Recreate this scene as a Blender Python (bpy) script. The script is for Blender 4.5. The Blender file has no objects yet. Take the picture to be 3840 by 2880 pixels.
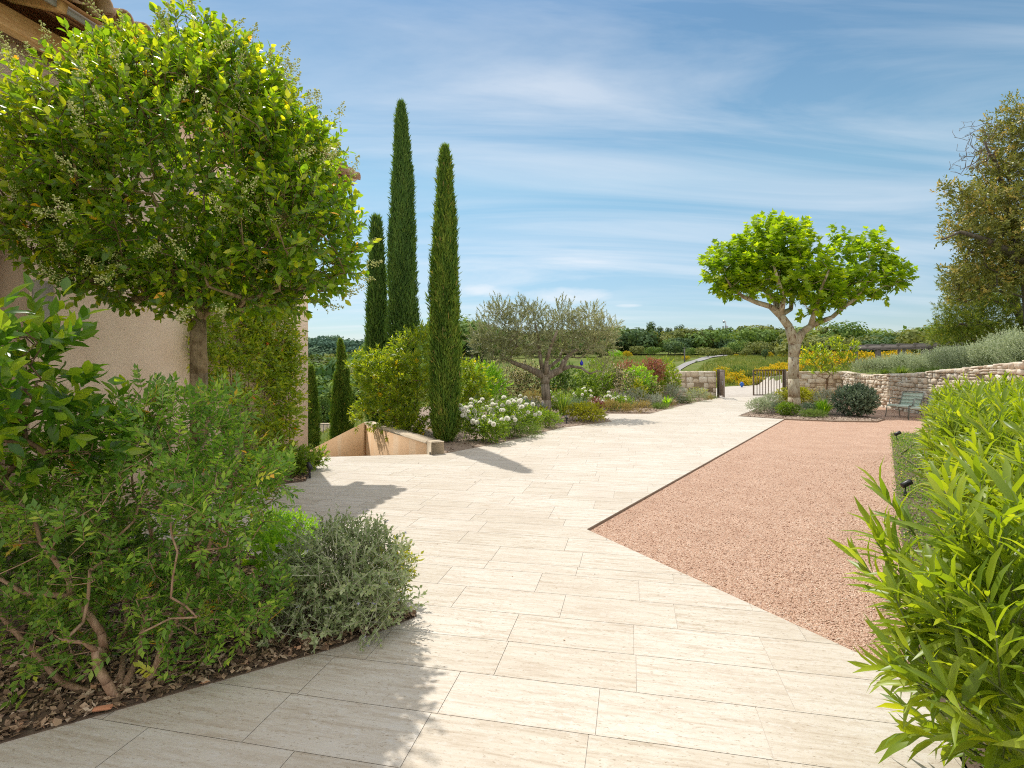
import bpy, math
import numpy as np
from mathutils import Vector, Matrix

rng = np.random.default_rng(11)
R = math.radians
C = bpy.context.scene.collection
F, YH, EYE = 2100.0, 1360.0, 1.6          # focal length and horizon in photo pixels, eye height


def gp(px, py, z=0.0):
    Y = F * (EYE - z) / (py - YH)
    return np.array([(px - 1920) * Y / F, Y, z])


def pt(px, py, Y):
    return np.array([(px - 1920) * Y / F, Y, EYE - (py - YH) * Y / F])


def unit(v):
    v = np.asarray(v, float)
    return v / np.maximum(np.linalg.norm(v, axis=-1, keepdims=True), 1e-9)


def rdir(n):
    return unit(rng.normal(size=(n, 3)))


# ------------------------------------------------------------------ mesh collector
class Geo:
    def __init__(self):
        self.V, self.L, self.T, self.A, self.M, self.n = [], [], [], [], [], 0

    def raw(self, V, loops, totals, tint=0.5, mat=0):
        V = np.asarray(V, np.float32).reshape(-1, 3)
        self.V.append(V)
        self.L.append(np.asarray(loops, np.int64).ravel() + self.n)
        totals = np.asarray(totals, np.int32)
        self.T.append(totals)
        t = np.broadcast_to(np.asarray(tint, np.float32), (len(V),))
        self.A.append(t)
        self.M.append(np.full(len(totals), mat, np.int32))
        self.n += len(V)
        return self

    def faces(self, V, F_, tint=0.5, mat=0):
        return self.raw(V, np.concatenate([np.asarray(f) for f in F_]), [len(f) for f in F_], tint, mat)

    def inst(self, tmpl, pos, X, Yd, Z, S, tint=None, mat=0):
        """copies of a small template: axes X, Yd, Z (N,3), sizes S (N,3)"""
        tv, tf = tmpl
        N, k = len(pos), len(tv)
        if N == 0:
            return self
        S = np.asarray(S, float)
        if S.ndim == 0:
            S = np.full(N, float(S))
        if S.ndim == 1:
            S = np.repeat(S[:, None], 3, 1)
        V = (pos[:, None, :] + tv[None, :, 0:1] * (X * S[:, 0:1])[:, None, :]
             + tv[None, :, 1:2] * (Yd * S[:, 1:2])[:, None, :]
             + tv[None, :, 2:3] * (Z * S[:, 2:3])[:, None, :])
        lo = np.concatenate([np.asarray(f) for f in tf])
        to = np.array([len(f) for f in tf])
        L = (lo[None, :] + (np.arange(N) * k)[:, None]).ravel()
        tint = rng.random(N) if tint is None else np.broadcast_to(tint, (N,))
        return self.raw(V.reshape(-1, 3), L, np.tile(to, N), np.repeat(tint, k), mat)

    def leaves(self, tmpl, pos, d, nrm, Ln, W, tint=None, mat=0):
        d = unit(d)
        X = np.cross(d, nrm)
        bad = np.linalg.norm(X, axis=1) < 1e-3
        X[bad] = np.cross(d[bad], rdir(int(bad.sum())) if bad.any() else d[bad])
        X = unit(X)
        Z = np.cross(X, d)
        N = len(pos)
        S = np.stack([np.broadcast_to(W, (N,)), np.broadcast_to(Ln, (N,)), np.broadcast_to(Ln, (N,))], 1)
        return self.inst(tmpl, np.asarray(pos, float), X, d, Z, S, tint, mat)

    def cones(self, A, B, ra, rb, sides=6, tint=0.5, mat=0):
        A, B = np.asarray(A, float).reshape(-1, 3), np.asarray(B, float).reshape(-1, 3)
        N = len(A)
        if N == 0:
            return self
        ra, rb = np.broadcast_to(ra, (N,)), np.broadcast_to(rb, (N,))
        d = unit(B - A)
        h = np.where(np.abs(d[:, 2:3]) > 0.9, np.array([[1.0, 0, 0]]), np.array([[0, 0, 1.0]]))
        X = unit(np.cross(d, h))
        Z = np.cross(X, d)
        a = np.arange(sides) * 2 * math.pi / sides
        ring = np.cos(a)[None, :, None] * X[:, None, :] + np.sin(a)[None, :, None] * Z[:, None, :]
        V = np.concatenate([A[:, None] + ring * ra[:, None, None], B[:, None] + ring * rb[:, None, None]], 1)
        f = [(i, (i + 1) % sides, sides + (i + 1) % sides, sides + i) for i in range(sides)]
        f += [tuple(range(sides))[::-1], tuple(range(sides, 2 * sides))]
        lo = np.concatenate([np.array(q) for q in f])
        L = (lo[None] + (np.arange(N) * 2 * sides)[:, None]).ravel()
        t = np.broadcast_to(tint, (N,))
        return self.raw(V.reshape(-1, 3), L, np.tile([len(q) for q in f], N), np.repeat(t, 2 * sides), mat)

    def tube(self, P, r, sides=8, tint=0.5, mat=0, close=False):
        P = np.asarray(P, float)
        n = len(P)
        r = np.broadcast_to(r, (n,))
        T = unit(np.gradient(P, axis=0))
        up = np.array([0, 0, 1.0]) if abs(T[0][2]) < 0.9 else np.array([1.0, 0, 0])
        X = unit(np.cross(T[0], up))
        a = np.arange(sides) * 2 * math.pi / sides
        V = []
        for i in range(n):
            X = unit(X - T[i] * np.dot(X, T[i]))
            Z = np.cross(X, T[i])
            V.append(P[i] + (np.cos(a)[:, None] * X + np.sin(a)[:, None] * Z) * r[i])
        f = []
        for i in range(n - 1):
            for j in range(sides):
                k = (j + 1) % sides
                f.append((i * sides + j, i * sides + k, (i + 1) * sides + k, (i + 1) * sides + j))
        f += [tuple(range(sides))[::-1], tuple((n - 1) * sides + j for j in range(sides))]
        return self.faces(np.concatenate(V), f, tint, mat)

    def box(self, c, s, ax=None, bev=0.0, tint=0.5, mat=0):
        c, s = np.asarray(c, float), np.asarray(s, float) / 2
        ax = np.eye(3) if ax is None else np.asarray(ax, float)
        if bev <= 0:
            v = np.array([(x, y, z) for z in (-1, 1) for y in (-1, 1) for x in (-1, 1)], float) * s
            f = [(0, 2, 3, 1), (4, 5, 7, 6), (0, 1, 5, 4), (2, 6, 7, 3), (0, 4, 6, 2), (1, 3, 7, 5)]
        else:
            v, f = chamfer_box(s, bev)
        return self.faces(c + v @ ax, f, tint, mat)

    def strip_poly(self, P, z0, z1, tint=0.5, mat=0):
        """closed polygon extruded from z0 to z1 (top, bottom, sides)"""
        n = len(P)
        V = [(p[0], p[1], z1) for p in P] + [(p[0], p[1], z0) for p in P]
        f = [tuple(range(n)), tuple(range(2 * n - 1, n - 1, -1))]
        f += [(i, n + i, n + (i + 1) % n, (i + 1) % n) for i in range(n)]
        return self.faces(np.array(V, float), f, tint, mat)

    def build(self, name, mats, parent=None, origin=(0, 0, 0), smooth=False):
        me = bpy.data.meshes.new(name)
        if not self.V:
            self.V = [np.zeros((0, 3), np.float32)]
        V = np.concatenate(self.V) - np.asarray(origin, np.float32)
        L = np.concatenate(self.L).astype(np.int32)
        T = np.concatenate(self.T)
        me.vertices.add(len(V))
        me.vertices.foreach_set('co', V.astype(np.float32).ravel())
        me.loops.add(len(L))
        me.loops.foreach_set('vertex_index', L)
        me.polygons.add(len(T))
        me.polygons.foreach_set('loop_start', np.concatenate([[0], np.cumsum(T)[:-1]]).astype(np.int32))
        me.polygons.foreach_set('loop_total', T.astype(np.int32))
        mats = mats if isinstance(mats, (list, tuple)) else [mats]
        for m in mats:
            me.materials.append(m)
        if len(mats) > 1:
            me.polygons.foreach_set('material_index', np.concatenate(self.M))
        if smooth:
            me.polygons.foreach_set('use_smooth', np.ones(len(T), bool))
        me.update(calc_edges=True)
        at_ = me.attributes.new('tint', 'FLOAT', 'POINT')
        at_.data.foreach_set('value', np.concatenate(self.A).astype(np.float32))
        o = bpy.data.objects.new(name, me)
        C.objects.link(o)
        if parent is not None:
            o.parent = parent
        return o


def chamfer_box(s, b):
    v, idx = [], {}
    for sx in (-1, 1):
        for sy in (-1, 1):
            for sz in (-1, 1):
                sg = np.array([sx, sy, sz], float)
                for a in range(3):
                    p = sg * (s - b)
                    p[a] = sg[a] * s[a]
                    idx[(sx, sy, sz, a)] = len(v)
                    v.append(p)
    f = []
    for a in range(3):
        o = [k for k in range(3) if k != a]
        for sg in (-1, 1):
            q = []
            for s1, s2 in ((-1, -1), (1, -1), (1, 1), (-1, 1)):
                k = [0, 0, 0]
                k[a], k[o[0]], k[o[1]] = sg, s1, s2
                q.append(idx[(*k, a)])
            flip = (sg > 0) == (a == 1)
            f.append(tuple(q[::-1]) if flip else tuple(q))
    for a in range(3):
        o = [k for k in range(3) if k != a]
        for s1 in (-1, 1):
            for s2 in (-1, 1):
                k0, k1 = [0, 0, 0], [0, 0, 0]
                k0[a], k1[a] = -1, 1
                for k in (k0, k1):
                    k[o[0]], k[o[1]] = s1, s2
                f.append((idx[(*k0, o[0])], idx[(*k1, o[0])], idx[(*k1, o[1])], idx[(*k0, o[1])]))
    for sx in (-1, 1):
        for sy in (-1, 1):
            for sz in (-1, 1):
                f.append(tuple(idx[(sx, sy, sz, a)] for a in range(3)))
    return np.array(v), f


# ------------------------------------------------------------------ templates (x width, y length, z fold)
LEAF = (np.array([(0, 0, 0), (0, .36, -.02), (0, .7, -.03), (0, 1, -.10), (-.5, .36, .06), (-.36, .7, .02), (.5, .36, .06), (.36, .7, .02)], float),
        [(0, 1, 4), (1, 2, 5, 4), (2, 3, 5), (0, 6, 1), (1, 6, 7, 2), (2, 7, 3)])
LANCE = (np.array([(0, 0, 0), (0, .33, .01), (0, .68, -.02), (0, 1, -.13), (-.5, .33, .035), (-.42, .66, .01), (.5, .33, .035), (.42, .66, .01)], float),
         [(0, 1, 4), (1, 2, 5, 4), (2, 3, 5), (0, 6, 1), (1, 6, 7, 2), (2, 7, 3)])
DIA = (np.array([(0, 0, 0), (-.5, .45, .07), (0, 1, -.04), (.5, .45, .07), (0, .45, 0)], float), [(0, 4, 2, 1), (0, 3, 2, 4)])
QUAD = (np.array([(0, 0, 0), (-.5, .45, .05), (0, 1, 0), (.5, .45, .05)], float), [(0, 3, 2, 1)])
BLADE = (np.array([(-.35, 0, 0), (.35, 0, 0), (.5, .45, .03), (-.5, .45, .03), (.3, .8, -.02), (-.3, .8, -.02), (0, 1, -.12)], float),
         [(0, 1, 2, 3), (3, 2, 4, 5), (5, 4, 6)])
_mp = [(0, 0), (.16, .08), (.5, .02), (.36, .26), (.62, .50), (.30, .52), (.22, .66), (0, 1), (-.22, .66), (-.30, .52), (-.62, .50), (-.36, .26), (-.5, .02), (-.16, .08)]
MAPLE = (np.array([(x, y, .10 * abs(x) - .06 * y * y) for x, y in _mp] + [(0, .34, -.02)], float),
         [(14, i, (i + 1) % 14) for i in range(14)])
OCTA = (np.array([(1, 0, 0), (-1, 0, 0), (0, 1, 0), (0, -1, 0), (0, 0, 1), (0, 0, -1)], float),
        [(0, 2, 4), (2, 1, 4), (1, 3, 4), (3, 0, 4), (2, 0, 5), (1, 2, 5), (3, 1, 5), (0, 3, 5)])


def rose_template():
    V, Fc = [], []
    for r, tilt, n, s, z in ((.10, 1.3, 5, .6, .18), (.30, 1.0, 6, .8, .04), (.48, .55, 8, .9, -.10), (.58, .12, 8, .85, -.24)):
        for k in range(n):
            a = 2 * math.pi * (k + .37 * n) / n
            ca, sa = math.cos(a), math.sin(a)
            w = s * .72
            b = len(V)
            for (lx, ly) in ((-w * .6, 0), (w * .6, 0), (w, .55 * s), (.0, .8 * s), (-w, .55 * s)):
                rr = r * .45 + ly * math.cos(tilt)
                zz = z - .1 + ly * math.sin(tilt) - .25 * lx * lx
                V.append((ca * rr - sa * lx, sa * rr + ca * lx, zz))
            Fc.append((b, b + 1, b + 2, b + 3, b + 4))
    return np.array(V, float), Fc


ROSE = rose_template()


# ------------------------------------------------------------------ materials
def nodes(name):
    m = bpy.data.materials.new(name)
    m.use_nodes = True
    nt = m.node_tree
    nt.nodes.clear()
    out = nt.nodes.new('ShaderNodeOutputMaterial')
    return m, nt, out


def N(nt, t, **k):
    n = nt.nodes.new(t)
    for a, b in k.items():
        if a.startswith('_'):
            n.inputs[a[1:].replace('_', ' ')].default_value = b
        else:
            setattr(n, a, b)
    return n


def ramp(nt, fac, stops, interp='LINEAR'):
    r = nt.nodes.new('ShaderNodeValToRGB')
    r.color_ramp.interpolation = interp
    e = r.color_ramp.elements
    while len(e) < len(stops):
        e.new(0.5)
    for i, (p, c) in enumerate(stops):
        e[i].position = p
        e[i].color = (*c, 1) if len(c) == 3 else c
    nt.links.new(fac, r.inputs[0])
    return r.outputs[0]


def tex_noise(nt, vec, scale, detail=4, rough=.55, dist=0.0):
    n = N(nt, 'ShaderNodeTexNoise')
    n.inputs['Scale'].default_value = scale
    n.inputs['Detail'].default_value = detail
    n.inputs['Roughness'].default_value = rough
    n.inputs['Distortion'].default_value = dist
    if vec is not None:
        nt.links.new(vec, n.inputs['Vector'])
    return n.outputs[0]


def mix(nt, fac, a, b, mode='MIX'):
    m = nt.nodes.new('ShaderNodeMix')
    m.data_type = 'RGBA'
    m.blend_type = mode
    for s, v in (('Factor', fac), ('A', a), ('B', b)):
        i = [x for x in m.inputs if x.name == s and (x.type == 'RGBA' or s == 'Factor' and x.type == 'VALUE')][0]
        if hasattr(v, 'links'):
            nt.links.new(v, i)
        else:
            i.default_value = v if s == 'Factor' else (*v, 1)
    return [o for o in m.outputs if o.type == 'RGBA'][0]


def bump(nt, h, strength, dist):
    b = N(nt, 'ShaderNodeBump')
    b.inputs['Strength'].default_value = strength
    b.inputs['Distance'].default_value = dist
    nt.links.new(h, b.inputs['Height'])
    return b.outputs[0]


def leafmat(name, stops, trans=.4, gain=2.0, yellow=(1.4, 1.3, .4), rough=.45, spec=.4, boost=1.6, warm=(1.14, 1.0, .82)):
    """two-sided leaf: gloss and diffuse on the lit side, yellow-green light through it from behind"""
    m, nt, out = nodes(name)
    at_ = N(nt, 'ShaderNodeAttribute', attribute_name='tint')
    col = ramp(nt, at_.outputs['Fac'], [(a, tuple(min(.93, v * boost * k) for v, k in zip(c, warm))) for a, c in stops])
    p = N(nt, 'ShaderNodeBsdfPrincipled')
    p.inputs['Roughness'].default_value = rough
    p.inputs['Specular IOR Level'].default_value = spec
    nt.links.new(col, p.inputs['Base Color'])
    t = N(nt, 'ShaderNodeBsdfTranslucent')
    tc = mix(nt, 1.0, col, tuple(gain * y for y in yellow), 'MULTIPLY')
    nt.links.new(tc, t.inputs['Color'])
    mx = N(nt, 'ShaderNodeMixShader')
    mx.inputs[0].default_value = trans
    nt.links.new(p.outputs[0], mx.inputs[1])
    nt.links.new(t.outputs[0], mx.inputs[2])
    nt.links.new(mx.outputs[0], out.inputs[0])
    return m


def plain(name, col, rough=.6, metal=0.0, noise=None, spec=.5, bumps=None, tint=None):
    """noise=(scale, other colour, amount); bumps=(scale, strength, distance); tint=(stops) from the mesh"""
    m, nt, out = nodes(name)
    p = N(nt, 'ShaderNodeBsdfPrincipled')
    p.inputs['Roughness'].default_value = rough
    p.inputs['Metallic'].default_value = metal
    p.inputs['Specular IOR Level'].default_value = spec
    co = N(nt, 'ShaderNodeTexCoord').outputs['Object']
    if tint:
        at_ = N(nt, 'ShaderNodeAttribute', attribute_name='tint')
        c = ramp(nt, at_.outputs['Fac'], tint)
    else:
        r = N(nt, 'ShaderNodeRGB')
        r.outputs[0].default_value = (*col, 1)
        c = r.outputs[0]
    if noise:
        f = tex_noise(nt, co, noise[0], 6, .65)
        f = ramp(nt, f, [(.35, (0, 0, 0)), (.68, (noise[2],) * 3)])
        c = mix(nt, f, c, noise[1])
    nt.links.new(c, p.inputs['Base Color'])
    if bumps:
        nt.links.new(bump(nt, tex_noise(nt, co, bumps[0], 5, .6), bumps[1], bumps[2]), p.inputs['Normal'])
    nt.links.new(p.outputs[0], out.inputs[0])
    return m


def bark(name, a, b, scale=14, stretch=.25):
    m, nt, out = nodes(name)
    p = N(nt, 'ShaderNodeBsdfPrincipled')
    p.inputs['Roughness'].default_value = .85
    co = N(nt, 'ShaderNodeTexCoord').outputs['Object']
    mp = N(nt, 'ShaderNodeMapping')
    mp.inputs['Scale'].default_value = (1, 1, stretch)
    nt.links.new(co, mp.inputs['Vector'])
    f = tex_noise(nt, mp.outputs[0], scale, 6, .7)
    nt.links.new(ramp(nt, f, [(.36, a), (.62, b)]), p.inputs['Base Color'])
    nt.links.new(bump(nt, f, .6, .02), p.inputs['Normal'])
    nt.links.new(p.outputs[0], out.inputs[0])
    return m


M = {}
# leaves
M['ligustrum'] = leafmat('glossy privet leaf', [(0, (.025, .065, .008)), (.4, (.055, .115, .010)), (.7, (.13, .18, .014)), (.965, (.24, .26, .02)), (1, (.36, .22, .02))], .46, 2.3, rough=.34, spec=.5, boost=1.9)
M['lentisk'] = leafmat('mastic leaf', [(0, (.03, .065, .014)), (.5, (.07, .12, .022)), (.85, (.14, .18, .03)), (.96, (.20, .19, .03)), (1, (.32, .11, .03))], .38, 1.9, rough=.4, yellow=(1.2, 1.3, .5), boost=2.6, warm=(1.0, 1, .9))
M['laurel'] = leafmat('large laurel leaf', [(0, (.03, .08, .012)), (.6, (.06, .14, .016)), (1, (.17, .24, .02))], .45, 2.0, rough=.28, spec=.6)
M['teucrium'] = leafmat('grey germander leaf', [(0, (.10, .15, .07)), (.5, (.17, .22, .12)), (.85, (.27, .31, .20)), (1, (.25, .31, .08))], .25, 1.5, yellow=(1.1, 1.1, .6), rough=.7, spec=.2, boost=1.75, warm=(1.08, 1, .9))
M['oleander'] = leafmat('oleander leaf', [(0, (.055, .11, .014)), (.5, (.11, .175, .016)), (.85, (.18, .245, .022)), (1, (.25, .28, .035))], .42, 1.8, rough=.38, spec=.5, boost=1.55)
M['jasmine'] = leafmat('jasmine leaf', [(0, (.05, .10, .012)), (.6, (.11, .17, .018)), (.97, (.22, .24, .03)), (1, (.35, .08, .03))], .42, 1.9, rough=.4, boost=1.9)
M['pittosporum'] = leafmat('pittosporum leaf', [(0, (.045, .095, .012)), (.5, (.10, .165, .016)), (.9, (.22, .26, .022)), (1, (.42, .30, .025))], .42, 2.0, rough=.35, spec=.5)
M['cypress'] = leafmat('cypress spray', [(0, (.03, .075, .018)), (.5, (.075, .135, .025)), (.85, (.15, .20, .04)), (1, (.22, .19, .08))], .3, 1.6, rough=.7, spec=.15, boost=1.75, warm=(1.05, 1, .9))
M['cypress_dark'] = leafmat('dark cypress spray', [(0, (.03, .072, .026)), (.6, (.055, .115, .034)), (1, (.095, .155, .05))], .25, 1.6, rough=.7, spec=.15, boost=1.95)
M['olive'] = leafmat('olive leaf', [(0, (.12, .14, .07)), (.5, (.21, .225, .125)), (.9, (.34, .345, .21)), (1, (.42, .38, .23))], .3, 1.4, yellow=(1.05, 1.05, .7), rough=.42, boost=1.3, warm=(1.03, 1, .95))
M['plane'] = leafmat('plane tree leaf', [(0, (.06, .115, .010)), (.5, (.12, .19, .012)), (.9, (.22, .27, .016)), (1, (.32, .33, .022))], .5, 2.1, rough=.4, boost=1.45, warm=(1.02, 1, .82))
M['silver'] = leafmat('silver leaf', [(0, (.16, .20, .16)), (.6, (.28, .32, .27)), (1, (.42, .44, .36))], .22, 1.3, yellow=(1, 1.05, .85), rough=.8, spec=.15, boost=1.25, warm=(1.05, 1, .95))
M['sage'] = leafmat('sage green leaf', [(0, (.17, .21, .14)), (.6, (.32, .37, .26)), (1, (.48, .50, .37))], .25, 1.4, yellow=(1, 1.05, .75), rough=.75, spec=.15, boost=1.25, warm=(1.03, 1, .92))
M['straw'] = leafmat('dry straw leaf', [(0, (.17, .16, .055)), (.6, (.31, .27, .10)), (1, (.46, .38, .17))], .25, 1.3, yellow=(1, 1, .8), rough=.8, spec=.15, boost=1.25)
M['yellow'] = leafmat('yellow green leaf', [(0, (.13, .16, .012)), (.5, (.27, .27, .018)), (1, (.46, .42, .03))], .4, 1.7, yellow=(1.1, 1.1, .6), rough=.4, boost=1.25, warm=(.98, 1, .9))
M['green'] = leafmat('mid green leaf', [(0, (.04, .09, .014)), (.6, (.09, .16, .022)), (1, (.18, .25, .04))], .4, 1.9, rough=.4)
M['bright'] = leafmat('bright green leaf', [(0, (.06, .15, .016)), (.6, (.12, .25, .025)), (1, (.22, .33, .04))], .42, 1.9, rough=.4)
M['dark'] = leafmat('dark green leaf', [(0, (.022, .06, .012)), (.6, (.05, .105, .018)), (1, (.10, .16, .03))], .3, 1.8, rough=.4)
M['box'] = leafmat('clipped box leaf', [(0, (.035, .085, .01)), (.6, (.075, .145, .014)), (1, (.17, .23, .02))], .35, 1.8, rough=.35)
M['elaeagnus'] = leafmat('grey green oleaster leaf', [(0, (.045, .075, .05)), (.55, (.09, .13, .085)), (.9, (.18, .22, .15)), (1, (.36, .38, .28))], .22, 1.4, yellow=(1, 1.05, .7), rough=.45, warm=(1.05, 1, .95))
M['variegated'] = leafmat('cream edged leaf', [(0, (.03, .065, .016)), (.45, (.07, .11, .03)), (.6, (.40, .38, .26)), (1, (.62, .58, .46))], .3, 1.4, yellow=(1, 1, .7), rough=.4, boost=1.25)
M['lavender'] = leafmat('lavender leaf', [(0, (.10, .155, .10)), (.6, (.17, .23, .155)), (1, (.26, .31, .23))], .25, 1.4, yellow=(1, 1.05, .8), rough=.8, spec=.1, warm=(1.05, 1, .95))
M['rosemary'] = leafmat('rosemary leaf', [(0, (.045, .095, .03)), (.6, (.09, .155, .05)), (1, (.15, .21, .08))], .28, 1.6, rough=.6, spec=.2)
M['red'] = leafmat('coppery red leaf', [(0, (.13, .12, .035)), (.4, (.24, .10, .06)), (1, (.42, .19, .13))], .35, 1.4, yellow=(1.1, .85, .7), rough=.45, boost=1.2, warm=(1, 1, 1))
M['barberry'] = leafmat('deep red leaf', [(0, (.08, .03, .025)), (.5, (.20, .04, .04)), (1, (.34, .08, .07))], .35, 1.4, yellow=(1.2, .7, .7), rough=.45, boost=1.1, warm=(1, 1, 1))
M['holm'] = leafmat('holm oak leaf', [(0, (.07, .085, .022)), (.5, (.14, .15, .035)), (.82, (.24, .225, .06)), (.92, (.30, .20, .045)), (1, (.40, .36, .16))], .27, 1.5, yellow=(1.1, 1.05, .6), rough=.4, boost=1.55, warm=(1.0, 1, .85))
M['pine'] = leafmat('pine needle', [(0, (.035, .065, .018)), (.5, (.08, .12, .02)), (.9, (.16, .175, .03)), (1, (.20, .20, .04))], .25, 1.5, rough=.6, spec=.2, boost=2.0, warm=(1.05, 1, .8))
M['far_green'] = leafmat('far green leaf', [(0, (.035, .075, .024)), (.5, (.08, .13, .035)), (1, (.15, .20, .05))], 0.2, 1.5, rough=.7, spec=.1, boost=1.6, warm=(1.0, 1, .95))
M['far_olive'] = leafmat('far holm oak leaf', [(0, (.05, .07, .026)), (.5, (.11, .13, .042)), (1, (.21, .22, .075))], 0.18, 1.4, rough=.7, spec=.1, boost=1.5, warm=(1.0, 1, .95))
M['far_pine'] = leafmat('far pine needle', [(0, (.026, .055, .028)), (.5, (.06, .10, .045)), (1, (.11, .15, .055))], 0.15, 1.4, rough=.7, spec=.1, boost=1.45, warm=(1.0, 1, .95))
M['far_haze_blue'] = leafmat('haze-blued pine needle', [(0, (.035, .07, .055)), (.5, (.065, .115, .08)), (1, (.11, .165, .10))], 0.15, 1.4, yellow=(1, 1, .8), rough=.8, spec=.05, boost=1.5, warm=(1.0, 1, .95))  # blue of the distance haze is put into the needle colour
M['broom'] = leafmat('broom flower', [(0, (.30, .22, .01)), (.5, (.55, .38, .012)), (1, (.75, .55, .03))], .35, 1.2, yellow=(1, 1, .7), rough=.7, spec=.1, boost=1.25)
M['grass'] = leafmat('grass blade', [(0, (.10, .15, .03)), (.55, (.19, .23, .05)), (1, (.38, .34, .12))], .35, 1.5, yellow=(1, 1.05, .7), rough=.7, spec=.1, boost=1.05, warm=(1, 1, .9))
M['cover'] = leafmat('ground cover leaf', [(0, (.045, .11, .02)), (.6, (.09, .18, .03)), (.9, (.16, .24, .05)), (1, (.36, .34, .24))], .35, 1.7, rough=.5, spec=.3)
M['petal'] = leafmat('white rose petal', [(0, (.86, .83, .74)), (.6, (.92, .91, .86)), (1, (.92, .86, .70))], .45, 1.05, yellow=(1, .99, .94), rough=.6, spec=.2, boost=1.0, warm=(1, 1, 1))
M['panicle'] = leafmat('cream privet flower', [(0, (.38, .40, .16)), (.6, (.56, .55, .28)), (1, (.70, .68, .44))], .3, 1.2, yellow=(1, 1, .7), rough=.7, spec=.1, boost=1.25, warm=(.97, 1, .9))
M['mauve'] = leafmat('mauve flower', [(0, (.34, .32, .55)), (1, (.52, .50, .72))], .3, 1.1, yellow=(1, 1, 1), rough=.7, spec=.1, boost=1.0, warm=(1, 1, 1))
# bark and stems
M['privet_bark'] = bark('privet bark', (.17, .11, .05), (.38, .28, .16), 30, .5)
M['brown_stem'] = bark('brown stem', (.12, .07, .035), (.24, .15, .085), 40, .3)
M['red_stem'] = bark('reddish stem', (.30, .165, .095), (.50, .33, .22), 30, .3)
M['pale_stem'] = plain('pale grey stem', (.45, .44, .32), .8)
M['green_stem'] = plain('green stem', (.14, .17, .05), .7)
M['olive_bark'] = bark('olive bark', (.13, .10, .07), (.36, .30, .23), 18, .2)
M['oak_bark'] = bark('dark bark', (.06, .048, .036), (.15, .12, .09), 10, .25)
M['dead_twig'] = plain('grey dead twig', (.16, .12, .09), .9)


def plane_bark():
    m, nt, out = nodes('mottled plane bark')
    p = N(nt, 'ShaderNodeBsdfPrincipled', _Roughness=.75)
    co = N(nt, 'ShaderNodeTexCoord').outputs['Object']
    mp = N(nt, 'ShaderNodeMapping')
    mp.inputs['Scale'].default_value = (1, 1, .55)
    nt.links.new(co, mp.inputs['Vector'])
    a = tex_noise(nt, mp.outputs[0], 6, 4, .6, .6)
    b = tex_noise(nt, mp.outputs[0], 11, 3, .5, .4)
    c = ramp(nt, a, [(.36, (.30, .23, .14)), (.5, (.44, .37, .25)), (.62, (.52, .46, .34))])
    spots = ramp(nt, b, [(.60, (0, 0, 0)), (.64, (1, 1, 1))])
    c = mix(nt, spots, c, (.20, .12, .07))
    nt.links.new(c, p.inputs['Base Color'])
    nt.links.new(bump(nt, a, .4, .02), p.inputs['Normal'])
    nt.links.new(p.outputs[0], out.inputs[0])
    return m


M['plane_bark'] = plane_bark()

TILE_A = math.atan2(450, F)               # the slabs run along this azimuth
TU = np.array([math.sin(TILE_A), math.cos(TILE_A)])
TN = np.array([math.cos(TILE_A), -math.sin(TILE_A)])


def travertine():
    m, nt, out = nodes('beige travertine')
    p = N(nt, 'ShaderNodeBsdfPrincipled', _Roughness=.62)
    p.inputs['Specular IOR Level'].default_value = .3
    co = N(nt, 'ShaderNodeTexCoord').outputs['Object']
    at_ = N(nt, 'ShaderNodeAttribute', attribute_name='tint').outputs['Fac']
    rot = N(nt, 'ShaderNodeMapping')
    rot.inputs['Rotation'].default_value = (0, 0, TILE_A)
    nt.links.new(co, rot.inputs['Vector'])
    off = N(nt, 'ShaderNodeVectorMath', operation='SCALE')
    off.inputs[0].default_value = (37.0, 91.0, 53.0)
    nt.links.new(at_, off.inputs['Scale'])
    add = N(nt, 'ShaderNodeVectorMath', operation='ADD')
    nt.links.new(rot.outputs[0], add.inputs[0])
    nt.links.new(off.outputs[0], add.inputs[1])
    st = N(nt, 'ShaderNodeMapping')
    st.inputs['Scale'].default_value = (.9, 9.0, 1)
    nt.links.new(add.outputs[0], st.inputs['Vector'])
    streak = tex_noise(nt, st.outputs[0], 3.2, 7, .62, .5)
    c = ramp(nt, streak, [(.28, (.40, .325, .235)), (.42, (.515, .445, .35)), (.54, (.585, .525, .43)), (.70, (.625, .575, .49))])
    fine = N(nt, 'ShaderNodeMapping')
    fine.inputs['Scale'].default_value = (14, 34, 1)
    nt.links.new(add.outputs[0], fine.inputs['Vector'])
    blot = tex_noise(nt, fine.outputs[0], 1.4, 5, .7)
    c = mix(nt, ramp(nt, blot, [(.52, (0, 0, 0)), (.66, (.85,) * 3)]), c, (.63, .59, .52))
    speck = tex_noise(nt, fine.outputs[0], 2.6, 4, .75)
    c = mix(nt, ramp(nt, speck, [(.32, (.95,) * 3), (.425, (0, 0, 0))]), c, (.28, .21, .135))
    big = tex_noise(nt, rot.outputs[0], .8, 3, .5)
    c = mix(nt, ramp(nt, big, [(.35, (.35,) * 3), (.6, (0, 0, 0))]), c, (.46, .38, .29))
    val = ramp(nt, at_, [(0, (.945, .94, .94)), (.5, (1, 1, 1.02)), (1, (1.04, 1.05, 1.09))])
    c = mix(nt, 1.0, c, val, 'MULTIPLY')
    nt.links.new(c, p.inputs['Base Color'])
    h = mix(nt, .5, speck, blot)
    nt.links.new(bump(nt, h, .25, .01), p.inputs['Normal'])
    nt.links.new(p.outputs[0], out.inputs[0])
    return m


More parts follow.
